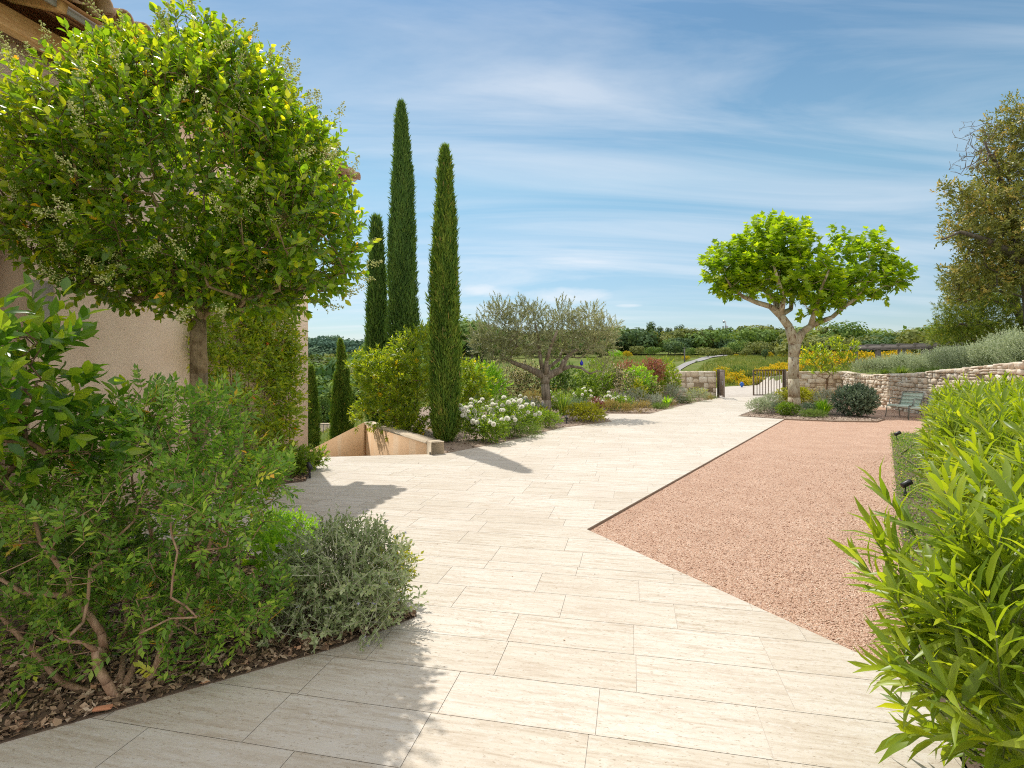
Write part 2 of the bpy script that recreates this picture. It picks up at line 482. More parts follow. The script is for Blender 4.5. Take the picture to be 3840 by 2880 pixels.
def gravel_mat():
    m, nt, out = nodes('pink gravel')
    p = N(nt, 'ShaderNodeBsdfPrincipled', _Roughness=.85)
    co = N(nt, 'ShaderNodeTexCoord').outputs['Object']
    v = N(nt, 'ShaderNodeTexVoronoi')
    v.inputs['Scale'].default_value = 115
    nt.links.new(co, v.inputs['Vector'])
    sep = N(nt, 'ShaderNodeSeparateColor')
    nt.links.new(v.outputs['Color'], sep.inputs[0])
    c = ramp(nt, sep.outputs[0], [(0, (.28, .145, .092)), (.2, (.45, .265, .175)), (.5, (.58, .375, .26)), (.75, (.66, .47, .345)), (.93, (.76, .62, .50)), (1, (.32, .21, .17))])
    w = N(nt, 'ShaderNodeTexVoronoi')
    w.inputs['Scale'].default_value = 28
    nt.links.new(co, w.inputs['Vector'])
    n2 = tex_noise(nt, co, 2.2, 6, .65)
    c = mix(nt, ramp(nt, n2, [(.35, (.45,) * 3), (.62, (0, 0, 0))]), c, (.40, .235, .155))
    c = mix(nt, 1.0, c, (1.0, .96, .93), 'MULTIPLY')
    nt.links.new(c, p.inputs['Base Color'])
    nt.links.new(bump(nt, v.outputs['Distance'], .9, -.012), p.inputs['Normal'])
    nt.links.new(p.outputs[0], out.inputs[0])
    return m


def stucco(name, a, b, streaks=False):
    m, nt, out = nodes(name)
    p = N(nt, 'ShaderNodeBsdfPrincipled', _Roughness=.9)
    p.inputs['Specular IOR Level'].default_value = .2
    co = N(nt, 'ShaderNodeTexCoord').outputs['Object']
    c = ramp(nt, tex_noise(nt, co, 2.0, 6, .6), [(.35, a), (.65, b)])
    f = tex_noise(nt, co, 120, 3, .6)
    c = mix(nt, ramp(nt, f, [(.32, (.22,) * 3), (.45, (0, 0, 0))]), c, tuple(x * .7 for x in a))
    if streaks:
        mp = N(nt, 'ShaderNodeMapping')
        mp.inputs['Scale'].default_value = (1, 1, .02)
        nt.links.new(co, mp.inputs['Vector'])
        s = tex_noise(nt, mp.outputs[0], 2.6, 4, .6)
        c = mix(nt, ramp(nt, s, [(.54, (0, 0, 0)), (.57, (.55,) * 3), (.66, (.55,) * 3), (.70, (0, 0, 0))]), c, (.76, .58, .40))
    nt.links.new(c, p.inputs['Base Color'])
    nt.links.new(bump(nt, f, .5, .006), p.inputs['Normal'])
    nt.links.new(p.outputs[0], out.inputs[0])
    return m


def ground_mat():
    m, nt, out = nodes('meadow ground')
    p = N(nt, 'ShaderNodeBsdfPrincipled', _Roughness=1.0)
    p.inputs['Specular IOR Level'].default_value = .05
    co = N(nt, 'ShaderNodeTexCoord').outputs['Object']
    c = ramp(nt, tex_noise(nt, co, .12, 8, .7), [(.36, (.085, .13, .03)), (.5, (.14, .175, .045)), (.66, (.24, .225, .085))])
    c = mix(nt, ramp(nt, tex_noise(nt, co, 2.5, 5, .7), [(.4, (.5,) * 3), (.6, (0, 0, 0))]), c, (.10, .125, .035))
    nt.links.new(c, p.inputs['Base Color'])
    nt.links.new(bump(nt, tex_noise(nt, co, 5, 5, .7), .6, .15), p.inputs['Normal'])
    nt.links.new(p.outputs[0], out.inputs[0])
    return m


def wood_mat():
    m, nt, out = nodes('planed pine timber')
    p = N(nt, 'ShaderNodeBsdfPrincipled', _Roughness=.55)
    co = N(nt, 'ShaderNodeTexCoord').outputs['Object']
    mp = N(nt, 'ShaderNodeMapping')
    mp.inputs['Rotation'].default_value = (0, 0, TILE_A)
    mp.inputs['Scale'].default_value = (30, 1.2, 30)
    nt.links.new(co, mp.inputs['Vector'])
    f = tex_noise(nt, mp.outputs[0], 1.5, 5, .6, .6)
    c = ramp(nt, f, [(.3, (.56, .27, .10)), (.5, (.72, .40, .165)), (.7, (.80, .50, .24))])
    nt.links.new(c, p.inputs['Base Color'])
    nt.links.new(p.outputs[0], out.inputs[0])
    return m


M['travertine'] = travertine()
M['gravel'] = gravel_mat()
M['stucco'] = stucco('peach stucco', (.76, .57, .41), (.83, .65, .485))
M['stucco_brown_shade'] = stucco('tan stucco with porch shade', (.45, .33, .22), (.52, .39, .27))  # brownish stucco, darkened to carry the shade inside the porch
M['parapet'] = stucco('orange stucco', (.70, .46, .27), (.77, .53, .33), True)
M['coping'] = stucco('beige coping', (.52, .42, .30), (.62, .52, .39))
M['ground'] = ground_mat()
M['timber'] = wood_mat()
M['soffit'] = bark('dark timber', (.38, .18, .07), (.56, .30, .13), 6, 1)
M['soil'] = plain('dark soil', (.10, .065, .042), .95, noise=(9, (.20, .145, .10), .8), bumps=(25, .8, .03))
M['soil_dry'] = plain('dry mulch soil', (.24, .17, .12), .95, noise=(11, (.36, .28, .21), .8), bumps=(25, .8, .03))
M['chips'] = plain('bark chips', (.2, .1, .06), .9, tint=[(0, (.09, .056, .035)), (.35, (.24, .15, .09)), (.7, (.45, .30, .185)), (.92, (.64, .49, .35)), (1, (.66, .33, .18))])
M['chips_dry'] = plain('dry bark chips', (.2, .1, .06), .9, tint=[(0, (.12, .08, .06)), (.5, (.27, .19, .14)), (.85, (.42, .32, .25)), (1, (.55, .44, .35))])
M['pebbles'] = plain('pink pebbles', (.5, .3, .2), .8, tint=[(0, (.34, .18, .12)), (.5, (.56, .36, .25)), (.9, (.70, .52, .39)), (1, (.78, .66, .54))])
M['road'] = plain('pale road gravel', (.50, .45, .39), .95, noise=(3, (.38, .33, .28), .7), bumps=(20, .4, .02))
M['tarmac'] = plain('grey country road', (.29, .275, .26), .9, noise=(2, (.22, .21, .20), .6))
M['edging'] = plain('rusty steel edging', (.21, .14, .095), .75, noise=(6, (.30, .21, .15), .8))
M['grout'] = plain('grey grout', (.56, .50, .42), .95)
M['stone'] = plain('cream limestone', (.6, .5, .4), .9, noise=(7, (.46, .36, .26), .5), bumps=(14, .7, .03),
                   tint=[(0, (.62, .49, .36)), (.35, (.72, .60, .46)), (.7, (.78, .69, .56)), (1, (.84, .78, .68))])
M['mortar'] = plain('brown mortar core', (.34, .26, .18), 1.0, noise=(9, (.34, .26, .18), .7))  # darker mortar colour of the core behind the stones
M['gate_metal'] = plain('brown painted steel', (.17, .125, .095), .5, noise=(8, (.22, .17, .13), .4))
M['chair_metal'] = plain('sage green lacquer', (.58, .72, .63), .4, spec=.4)
M['chair_frame'] = plain('dark sage tube', (.17, .19, .165), .4, spec=.4)
M['black_metal'] = plain('black lamp metal', (.018, .018, .018), .4)
M['glass'] = plain('lamp glass', (.22, .23, .23), .1)
M['zinc'] = plain('grey painted metal', (.36, .345, .32), .5, noise=(5, (.30, .28, .26), .4))
M['tile'] = plain('clay roof tile', (.55, .38, .27), .8, noise=(9, (.42, .27, .18), .6), bumps=(30, .3, .01), tint=[(0, (.48, .28, .18)), (.5, (.60, .41, .29)), (1, (.70, .54, .42))])
M['meter'] = plain('weathered grey panel', (.58, .55, .50), .7, noise=(5, (.60, .58, .55), .8))
M['blue'] = plain('cobalt blue glass', (.01, .015, .45), .15)
M['blue_paint'] = plain('bright blue paint', (.012, .12, .50), .35)
M['steel'] = plain('galvanised steel', (.42, .44, .46), .45, .3)
M['pergola'] = plain('dark brown timber', (.17, .145, .13), .7, noise=(5, (.24, .21, .19), .6))
M['hose'] = plain('brown irrigation hose', (.16, .105, .08), .6)
M['terracotta'] = plain('terracotta shard', (.58, .25, .13), .85, noise=(10, (.48, .2, .1), .6))
M['pole_wood'] = plain('grey weathered pole', (.16, .15, .15), .9)


# ------------------------------------------------------------------ object helpers
def thing(name, label, cat, loc=(0, 0, 0), group=None):
    o = bpy.data.objects.new(name, None)
    C.objects.link(o)
    o.empty_display_size = .1
    o.location = loc
    o['label'] = label
    o['category'] = cat
    if group:
        o['group'] = group
    return o


def tag(o, label, cat, group=None):
    o['label'], o['category'] = label, cat
    if group:
        o['group'] = group
    return o


def kind(o, k):
    o['kind'] = k
    return o


def copy_tree(src, loc, rz=0.0, s=1.0, label=None):
    c = src.copy()
    C.objects.link(c)
    c.location, c.rotation_euler, c.scale = loc, (0, 0, rz), (s, s, s) if np.isscalar(s) else s
    if label:
        c['label'] = label
    for ch in list(src.children):
        d = ch.copy()
        C.objects.link(d)
        d.parent = c
    return c


# ------------------------------------------------------------------ branching skeletons
class Skel:
    def __init__(self, root):
        self.P, self.par, self.fix = [np.asarray(root, float)], [-1], {}

    def poly(self, pts, start=0, radii=None):
        i = start
        for k, p in enumerate(pts):
            self.P.append(np.asarray(p, float))
            self.par.append(i)
            i = len(self.P) - 1
            if radii is not None:
                self.fix[i] = radii[k] if not np.isscalar(radii) else radii
        return i

    def attach(self, targets, step=.4, wob=.12, sag=0.0, limit=None):
        tips = []
        T = np.asarray(targets, float)
        order = np.argsort(np.linalg.norm(T - self.P[0], axis=1))
        cap = len(self.P) + len(T) * 24 + 10
        A = np.zeros((cap, 3))
        n = len(self.P)
        A[:n] = self.P
        for k in order:
            t = T[k]
            d = np.linalg.norm(A[:n] - t, axis=1)
            # prefer nodes that lie on the root side of the target
            pen = d + .35 * np.maximum(0, np.linalg.norm(A[:n] - A[0], axis=1) - np.linalg.norm(t - A[0]))
            i = int(np.argmin(pen))
            a, L = A[i].copy(), d[i]
            m = max(1, min(20, int(math.ceil(L / step))))
            off = rng.normal(size=3) * wob * L
            for q in range(1, m + 1):
                f = q / m
                p = a + (t - a) * f + off * math.sin(math.pi * f) + np.array([0, 0, -sag * L * math.sin(math.pi * f)])
                self.P.append(p)
                self.par.append(i)
                i = len(self.P) - 1
                A[i] = p
                n = i + 1
            tips.append(i)
        return tips

    def arrays(self, rtip=.004, expo=.45, rmax=1.0):
        P = np.array(self.P)
        par = np.array(self.par)
        cnt = np.zeros(len(P))
        child = np.zeros(len(P), bool)
        child[par[par >= 0]] = True
        cnt[~child] = 1
        for i in range(len(P) - 1, 0, -1):
            cnt[par[i]] += cnt[i]
        r = np.minimum(rtip * cnt ** expo, rmax)
        for i, v in self.fix.items():
            r[i] = v
        return P, par, r

    def mesh(self, geo, rtip=.004, expo=.45, rmax=1.0, sides=6, tint=.5):
        P, par, r = self.arrays(rtip, expo, rmax)
        i = np.arange(1, len(P))
        ra = np.where(par[i] == 0, np.maximum(r[0], r[i]), np.minimum(r[par[i]], r[i] * 1.6))
        geo.cones(P[par[i]], P[i], ra, r[i], sides, tint)
        return P, par, r


def lobes(spec, n, shell=2.2):
    """points inside a set of ellipsoids (cx,cy,cz,rx,ry,rz), denser towards their skins"""
    spec = np.asarray(spec, float)
    vol = np.prod(spec[:, 3:6], axis=1) ** .62
    k = rng.choice(len(spec), n, p=vol / vol.sum())
    d = rdir(n)
    u = rng.random(n) ** (1 / (shell * 1.6))
    s = spec[k]
    p = s[:, :3] + d * s[:, 3:6] * u[:, None]
    out = unit(d / np.maximum(s[:, 3:6], .05))
    return p, out, u


def shoots(P, D, L, m, ang=55, jit=.3, pinnate=False, up=.3):
    """leaf bases, directions and normals along shoots that start at P and run along D for L"""
    n = len(P)
    D = unit(D)
    L = np.broadcast_to(L, (n,))
    h = rdir(n)
    A = unit(np.cross(D, h))
    B = np.cross(D, A)
    f = (np.arange(m) + .6) / m
    pos, dr, nr, ff = [], [], [], []
    if pinnate:
        A = unit(np.cross(D, np.array([0, 0, 1.0]) + .5 * rng.normal(size=(n, 3))))
        B = np.cross(A, D)
    for k in range(m):
        a = R(ang * (1.05 - .55 * f[k])) + rng.normal(size=n) * .12
        ph = (math.pi * (k % 2)) * np.ones(n) if pinnate else k * 2.4 + rng.normal(size=n) * jit
        side = A * np.cos(ph)[:, None] + B * np.sin(ph)[:, None]
        if pinnate and k == m - 1:
            a = a * 0 + .1
        ld = D * np.cos(a)[:, None] + side * np.sin(a)[:, None]
        ld = ld + rng.normal(size=(n, 3)) * .12
        t = f[k] if not pinnate else (k // 2 * 2 + .8) / m
        pos.append(P + D * (L * t)[:, None])
        dr.append(ld)
        nr.append((B if pinnate else D) + np.array([0, 0, up]) + rng.normal(size=(n, 3)) * .2)
        ff.append(np.full(n, f[k]))
    return np.concatenate(pos), unit(np.concatenate(dr)), unit(np.concatenate(nr)), np.concatenate(ff)

# ------------------------------------------------------------------ terrain
WALL = np.array([(15.5, 26.0), (14.55, 23.8), (13.75, 21.2), (13.1, 18.3), (12.65, 15.2), (12.45, 11.5), (12.5, 7.0), (12.9, 2.0)])


def sm(x, a, b):
    t = np.clip((x - a) / (b - a), 0, 1)
    return t * t * (3 - 2 * t)


def wall_x(y):
    return np.interp(y, WALL[::-1, 1], WALL[::-1, 0])


def terrain(x, y):
    x, y = np.asarray(x, float), np.asarray(y, float)
    z = np.interp(y, [0, 30, 45, 60, 90, 115, 150, 250, 420, 900], [0, 0, .35, .9, 2.1, 3.0, 4.6, 9, 12, 2])
    d = -(x + .12 * y) - 1.5                                        # left of this line the land falls into a valley
    near = (-1.3 * sm(d, .2, 1.6) - 6.6 * sm(d, 1.2, 17)) * sm(y, 8, 11)
    z = z * (1 - sm(d, 0, 30)) + near
    z = z + sm(d, 0, 40) * np.interp(y, [0, 90, 150, 260, 420, 900], [0, 0, 1.5, 12, 14, 4])
    e = x - wall_x(np.minimum(y, 26))
    plateau = (1.05 + .075 * np.clip(e, 0, 9)) * sm(e, .25, .5) * (1 - .75 * sm(y, 27, 40))
    z = z + plateau
    z = z - .16 * (1 - sm(y, 26.2, 27.2)) * (1 - sm(e, -.2, .4))
    well = sm(-1.5 - (y - 9.9) * .6226 - x, -.2, .02) * sm(y, 9.45, 9.6) * (1 - sm(y, 12.95, 13.1)) * sm(x, -6.5, -6)
    z = z * (1 - well) - 2.3 * well
    z = z + np.where(y > 27, .12 * np.sin(x * .21 + 1) * np.sin(y * .17), 0)
    return z


xs = np.concatenate([-np.geomspace(400, 9, 40), np.arange(-8.75, 20, .25), np.geomspace(20, 700, 60)])
ys = np.concatenate([[-30, -12, -4, 0], np.arange(2, 32, .25), np.geomspace(32, 900, 80)])
gx, gy = np.meshgrid(xs, ys)
gz = terrain(gx, gy)
g = Geo()
nx, ny = len(xs), len(ys)
ii = (np.arange(ny - 1)[:, None] * nx + np.arange(nx - 1)[None]).ravel()
g.raw(np.stack([gx.ravel(), gy.ravel(), gz.ravel()], 1), np.stack([ii, ii + 1, ii + nx + 1, ii + nx], 1).ravel(), np.full(len(ii), 4))
kind(g.build('terrain', M['ground'], smooth=True), 'structure')

# ------------------------------------------------------------------ paving
CORNER = np.array([-3.446, 9.46])


def hp(t, o, z):
    """house coordinates: t metres from the far corner towards the camera, o metres out of the wall"""
    q = CORNER - TU * t + TN * o
    return np.array([q[0], q[1], z])


DRIVE = [(-6.0, -3.0), (1.3, -3.0), (1.5, 1.5), (2.04, 2.83), (.717, 5.38), (7.70, 15.85), (6.75, 16.75), (12.55, 25.75), (12.55, 26.1), (9.3, 26.1), (9.3, 25.5), (7.2, 22.3),
         (5.13, 18.9), (4.25, 17.45), (2.62, 17.6), (2.72, 15.25), (1.2, 13.75), (-.18, 11.25), (-1.28, 9.82), (-3.446, 9.46)]


def clip_rect(P, o, ax, ay, x0, x1, y0, y1):
    """clip polygon P against a rectangle given in the frame (o, ax, ay)"""
    Q = [((p[0] - o[0]) * ax[0] + (p[1] - o[1]) * ax[1], (p[0] - o[0]) * ay[0] + (p[1] - o[1]) * ay[1]) for p in P]
    for k, v, s in ((0, x0, 1), (0, x1, -1), (1, y0, 1), (1, y1, -1)):
        out = []
        for i in range(len(Q)):
            a, b = Q[i - 1], Q[i]
            da, db = s * (a[k] - v), s * (b[k] - v)
            if (da < 0) != (db < 0):
                f = da / (da - db)
                out.append((a[0] + (b[0] - a[0]) * f, a[1] + (b[1] - a[1]) * f))
            if db >= 0:
                out.append(b)
        Q = out
        if len(Q) < 3:
            return []
    return Q


def tri_inside(poly):
    from mathutils.geometry import tessellate_polygon
    return tessellate_polygon([[Vector((p[0], p[1], 0)) for p in poly]])


base_tris = tri_inside(DRIVE)
g = Geo()
gap = .0015
b = -4.0
while b < 30:
    if b < 3.95:
        w = .357
    else:
        w = rng.choice([.357, .357, .24, .18])
    a = -9.0 - rng.random()
    while a < 14:
        ln = .714 if b < 3.95 else rng.choice([.55, .714, .714, .95, 1.2])
        x0, x1, y0, y1 = a + gap, a + ln - gap, b + gap, b + w - gap
        t = rng.random()
        for tri in base_tris:
            Pt = [DRIVE[k] for k in tri]
            q = clip_rect(Pt, (0, 0), TN, TU, x0, x1, y0, y1)
            if len(q) >= 3:
                V = [(u * TN[0] + v * TU[0], u * TN[1] + v * TU[1], 0.0) for u, v in q]
                area = sum(V[i - 1][0] * V[i][1] - V[i][0] * V[i - 1][1] for i in range(len(V)))
                g.faces(V if area > 0 else V[::-1], [tuple(range(len(V)))], t)
        a += ln
    b += w
kind(g.build('paving', M['travertine']), 'structure')
g = Geo()
V = [(p[0], p[1], -.004) for p in DRIVE]
for tri in base_tris:
    n = np.cross(np.array(V[tri[1]]) - V[tri[0]], np.array(V[tri[2]]) - V[tri[0]])
    g.faces([V[k] for k in (tri if n[2] > 0 else tri[::-1])], [(0, 1, 2)])
for i in range(len(DRIVE)):
    p, q = DRIVE[i], DRIVE[(i + 1) % len(DRIVE)]
    dep = -2.6 if i in (18,) else -.2
    g.faces([(p[0], p[1], 0), (p[0], p[1], dep), (q[0], q[1], dep), (q[0], q[1], 0)], [(0, 1, 2, 3)])
kind(g.build('paving_bed', M['grout']), 'structure')

# gravel court, with the steel edging that stands between it and the paving
GRAVEL = [(.727, 5.38), (7.72, 15.85), (9.9, 15.25), (12.0, 16.5), (13.3, 19.2), (13.9, 21.6), (15.2, 24), (15.2, 3), (5.06, -2.5), (3.5, 0)]
GRAVEL = [(.7, 5.37), (7.72, 15.9), (6.9, 17), (12.6, 25.6), (15.4, 25.8), (14.5, 23.6), (13.7, 21.0), (13.05, 18.2), (12.6, 15.1), (12.4, 11.5), (12.4, 3), (5.0, -3), (1.4, -3), (1.6, 1.5), (2.06, 2.83)]
g = Geo()
for tri in tri_inside(GRAVEL):
    Vt = np.array([(GRAVEL[k][0], GRAVEL[k][1], -.024) for k in tri])
    n = np.cross(Vt[1] - Vt[0], Vt[2] - Vt[0])
    g.faces(Vt if n[2] > 0 else Vt[::-1], [(0, 1, 2)])
kind(g.build('gravel_court', M['gravel']), 'structure')
P_ = rng.random((60000, 2)) * [7.5, 8.0] + [.5, 2.0]
dx = P_[:, 0] - (.717 + (P_[:, 1] - 5.38) * .667)
dx2 = P_[:, 0] - (.717 - (P_[:, 1] - 5.38) * .5195)
dx3 = P_[:, 0] - (.30 + .663 * P_[:, 1])
keep = (dx > .02) & (dx2 > .02) & (dx3 < .05)
P_ = P_[keep]
P_ = P_[rng.random(len(P_)) < np.clip(4.2 / P_[:, 1], 0, 1) ** 1.5]
sz = rng.uniform(.003, .0085, len(P_))
Z_ = unit(np.array([0, 0, 1.0]) + .5 * rng.normal(size=(len(P_), 3)))
X_ = unit(np.cross(Z_, rdir(len(P_))))
g = Geo().inst(OCTA, np.column_stack([P_, np.full(len(P_), -.022)]), X_, np.cross(Z_, X_), Z_, np.stack([sz * 1.3, sz, sz * .75], 1))
kind(tag(g.build('gravel_stones', M['pebbles']), 'loose pink gravel stones lying on the gravel court', 'gravel'), 'stuff')
g = Geo()
for (p, q) in (((.717, 5.38), (7.70, 15.85)), ((7.70, 15.85), (6.75, 16.75)), ((6.75, 16.75), (12.55, 25.75))):
    p, q = np.array(p), np.array(q)
    d = unit(q - p)
    nrm = np.array([d[1], -d[0]])
    c = (p + q) / 2 + nrm * .004
    g.box((c[0], c[1], -.020), (np.linalg.norm(q - p), .005, .034), [(d[0], d[1], 0), (-nrm[0], -nrm[1], 0), (0, 0, 1)])
kind(tag(g.build('steel_edging', M['edging']), 'thin rusty steel edging between the pale paving and the pink gravel', 'edging'), 'structure')


# ------------------------------------------------------------------ planting beds
def in_poly(P, poly):
    x, y = P[:, 0], P[:, 1]
    ins = np.zeros(len(P), bool)
    j = len(poly) - 1
    for i in range(len(poly)):
        xi, yi, xj, yj = *poly[i], *poly[j]
        c = ((yi > y) != (yj > y)) & (x < (xj - xi) * (y - yi) / (yj - yi + 1e-12) + xi)
        ins ^= c
        j = i
    return ins


def bed(name, poly, z, mat, chips, n, size=(.02, .07), near=None, label='bark mulch'):
    g = Geo()
    for tri in tri_inside(poly):
        Vt = np.array([(poly[k][0], poly[k][1], z) for k in tri])
        nn = np.cross(Vt[1] - Vt[0], Vt[2] - Vt[0])
        g.faces(Vt if nn[2] > 0 else Vt[::-1], [(0, 1, 2)])
    for i in range(len(poly)):
        p, q = poly[i], poly[(i + 1) % len(poly)]
        g.faces([(p[0], p[1], z), (p[0], p[1], z - .3), (q[0], q[1], z - .3), (q[0], q[1], z)], [(0, 1, 2, 3)])
    kind(g.build(name, mat), 'structure')
    pa = np.array(poly)
    P = rng.random((n * 6, 2)) * (pa.max(0) - pa.min(0)) + pa.min(0)
    P = P[in_poly(P, poly) & (P[:, 0] > -2.95 if poly is FRONT_BED else True)][:n]
    k = len(P)
    L = rng.uniform(*size, k)
    d = rdir(k)
    d[:, 2] *= .35
    nr = unit(np.array([0, 0, 1.0]) + .55 * rng.normal(size=(k, 3)))
    pos = np.column_stack([P, np.full(k, z + .004) + rng.random(k) * .016])
    g = Geo().leaves(QUAD, pos - unit(d) * L[:, None] * .5, d, nr, L, L * rng.uniform(.25, .7, k))
    kind(tag(g.build('bark_mulch', chips), label, 'mulch'), 'stuff')


FRONT_BED = [(-6.5, .3), (-4.2, 1.1), (-3.0, 1.78), (-2.15, 2.35), (-1.55, 2.76), (-.99, 3.14), (-.78, 3.34), (-.60, 3.53), (-.74, 3.72), (-1.5, 4.10), (-2.05, 4.55), (-2.6, 5.0), (-3.6, 5.1), (-5.2, 4.4), (-6.5, 3)]
WALL_BED = [tuple(hp(.06, 0, 0)[:2]), tuple(hp(0.06, .28, 0)[:2]), (-2.92, 8.1), (-2.78, 7.55), (-3.25, 7.2), (-3.75, 6.2), (-4.2, 4.2), tuple(hp(5.2, 0, 0)[:2])]
BED_A = [(-1.20, 9.84), (-.18, 11.25), (1.2, 13.75), (2.72, 15.25), (2.62, 17.6), (4.25, 17.45), (5.13, 18.9), (7.2, 22.3), (9.3, 25.5), (9.3, 26.1), (1.0, 26.5), (-3.2, 20), (-3.4, 13.1)]
BED_B = [(6.78, 16.77), (7.69, 15.88), (8.8, 15.35), (9.9, 15.2), (10.6, 15.9), (10.4, 17.2), (11.6, 19.5), (13.0, 22.5), (15.2, 25.5), (12.7, 25.6)]
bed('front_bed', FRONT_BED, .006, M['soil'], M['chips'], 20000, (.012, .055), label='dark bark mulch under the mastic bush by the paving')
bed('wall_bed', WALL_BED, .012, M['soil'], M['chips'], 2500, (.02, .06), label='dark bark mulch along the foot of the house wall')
bed('flower_bed', BED_A, .010, M['soil_dry'], M['chips_dry'], 9000, (.03, .08), label='dry bark mulch between the roses and cypresses')
bed('tree_bed', BED_B, .012, M['soil_dry'], M['chips_dry'], 4500, (.03, .08), label='dry bark mulch round the foot of the plane tree')

# low ground cover strip along the gravel
STRIP = [(1.52, 1.5), (2.06, 2.83), (4.3, 6.24), (8.66, 12.8), (10.6, 12.75), (9.9, 10.5), (7.4, 6.5), (4.6, 1.0), (4.2, -2.9), (1.34, -2.9)]
g = Geo()
for tri in tri_inside(STRIP):
    Vt = np.array([(STRIP[k][0], STRIP[k][1], -.016) for k in tri])
    nn = np.cross(Vt[1] - Vt[0], Vt[2] - Vt[0])
    g.faces(Vt if nn[2] > 0 else Vt[::-1], [(0, 1, 2)])
kind(g.build('cover_soil', M['soil']), 'structure')
P_ = rng.random((230000, 2)) * [10, 11.8] + [1, 1.2]
P_ = P_[in_poly(P_, STRIP)]
off = P_[:, 0] - (.185 + .663 * P_[:, 1])
P_ = P_[(off < 1.9) & (rng.random(len(P_)) < np.clip(1.5 - off * .55, .25, 1))]
patch = np.sin(P_[:, 0] * 5.1 + 1.3 * np.sin(P_[:, 1] * 3.3)) * np.sin(P_[:, 1] * 4.3 + 2 * np.sin(P_[:, 0] * 2.1))
P_ = P_[rng.random(len(P_)) < .55 + .45 * (patch > -.25)][:60000]
k = len(P_)
edge = P_[:, :] + rng.normal(size=(k, 2)) * .02
d = rdir(k)
d[:, 2] = np.abs(d[:, 2]) * .8
g = Geo().leaves(DIA, np.column_stack([edge, np.full(k, -.018) + rng.random(k) ** 2 * .055]), d, np.array([0, 0, 1.0]) + .6 * rng.normal(size=(k, 3)), rng.uniform(.018, .036, k), rng.uniform(.012, .022, k))
kind(tag(g.build('ground_cover', M['cover']), 'low green ground cover between the gravel and the oleanders', 'ground cover'), 'stuff')

# ------------------------------------------------------------------ the house on the left
house = thing('house', 'peach stucco house with a clay tile roof behind the round privet tree', 'house', hp(4, -3, 0))
ho = tuple(house.location)
HA = [np.array([TU[0], TU[1], 0]), np.array([TN[0], TN[1], 0]), np.array([0, 0, 1.0])]


def hbox(g, t0, t1, o0, o1, z0, z1, bev=0, tint=.5, mat=0):
    c = hp((t0 + t1) / 2, (o0 + o1) / 2, (z0 + z1) / 2)
    return g.box(c, (abs(t1 - t0), abs(o1 - o0), abs(z1 - z0)), HA, bev, tint, mat)


g = Geo()
hbox(g, 0, 4.47, -7, 0, -1.6, 4.60)
hbox(g, 4.47, 7.6, -7, 0, 2.87, 4.60)
hbox(g, 7.6, 13, -7, 0, -1, 4.60)
hbox(g, 4.47, 7.6, -7, -.55, -1, 2.87)
g.build('wall', M['stucco'], house, ho)
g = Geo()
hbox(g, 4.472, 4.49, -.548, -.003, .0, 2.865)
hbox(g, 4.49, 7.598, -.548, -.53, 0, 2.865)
g.build('porch_reveal', M['stucco_brown_shade'], house, ho)
g = Geo()
hbox(g, 0, .16, -.14, .05, 0, .16, .03)
g.build('corner_guard', M['coping'], house, ho)
g = Geo()
hbox(g, 4.27, 4.455, .001, .02, 1.80, 2.36, .004)
g.build('meter_box', M['meter'], house, ho)
g = Geo()
hbox(g, -.40, 13, .10, .22, 4.42, 4.60, .008)
g.build('purlin', M['timber'], house, ho)
sl = math.tan(R(17))
g = Geo()


def roof_z(o):
    return 4.70 + (.66 - o) * sl


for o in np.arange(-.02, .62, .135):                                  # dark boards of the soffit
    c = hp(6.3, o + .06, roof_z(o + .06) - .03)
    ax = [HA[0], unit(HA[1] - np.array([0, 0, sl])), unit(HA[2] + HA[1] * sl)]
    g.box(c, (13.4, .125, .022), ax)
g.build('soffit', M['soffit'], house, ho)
for t in np.arange(-.3, 7.5, .62):
    g = Geo()
    c = hp(t, .32, roof_z(.32) - .085)
    g.box(c, (.07, .62, .09), ax, .006)
    g.build('rafter', M['timber'], house, ho)
g = Geo()
c = hp(6.3, .575, roof_z(.575) - .075)
g.box(c, (13.4, .02, .075), HA)
g.build('fascia', M['zinc'], house, ho)
g = Geo()                                                            # canal tiles: channels below, covers above
pr = []
for up_, r0, r1 in ((False, .092, .106), (True, .090, .105)):
    aa = np.linspace(0, math.pi, 9)
    prof = [(math.cos(a) * r1, math.sin(a) * r1) for a in aa] + [(math.cos(a) * r0, math.sin(a) * r0) for a in aa[::-1]]
    pr.append(np.array(prof) * (1, 1 if up_ else -1))
cd = unit(HA[1] - np.array([0, 0, sl]))                               # down the slope
cu = unit(HA[2] + HA[1] * sl)
for j, t in enumerate(np.arange(-.30, 13, .212)):
    for up_ in (0, 1):
        tt = t + (.106 if up_ else 0)
        for row in range(16):
            o_end = (.80 if up_ else .70) - row * .36
            if o_end < -4.6:
                break
            if t > 7.5 and row > 1:
                break
            e = hp(tt, o_end, roof_z(o_end) + (.045 if up_ else .105) + .0045 * (row % 2) + rng.normal() * .002)
            s = e - cd * .44
            lift = cu * .022
            k0, k1 = 1.0, .86
            V = np.concatenate([e + pr[up_][:, 0:1] * HA[0] * k0 + (pr[up_][:, 1:2]) * cu * k0 + lift, s + pr[up_][:, 0:1] * HA[0] * k1 + (pr[up_][:, 1:2]) * cu * k1])
            n = 18
            f = [(i, (i + 1) % n, n + (i + 1) % n, n + i) for i in range(n)] + [tuple(range(n))[::-1], tuple(range(n, 2 * n))]
            g.faces(V, f, rng.random())
roof = g.build('roof', M['tile'], house, ho)
g = Geo()                                                             # boards under the tiles and the far gable
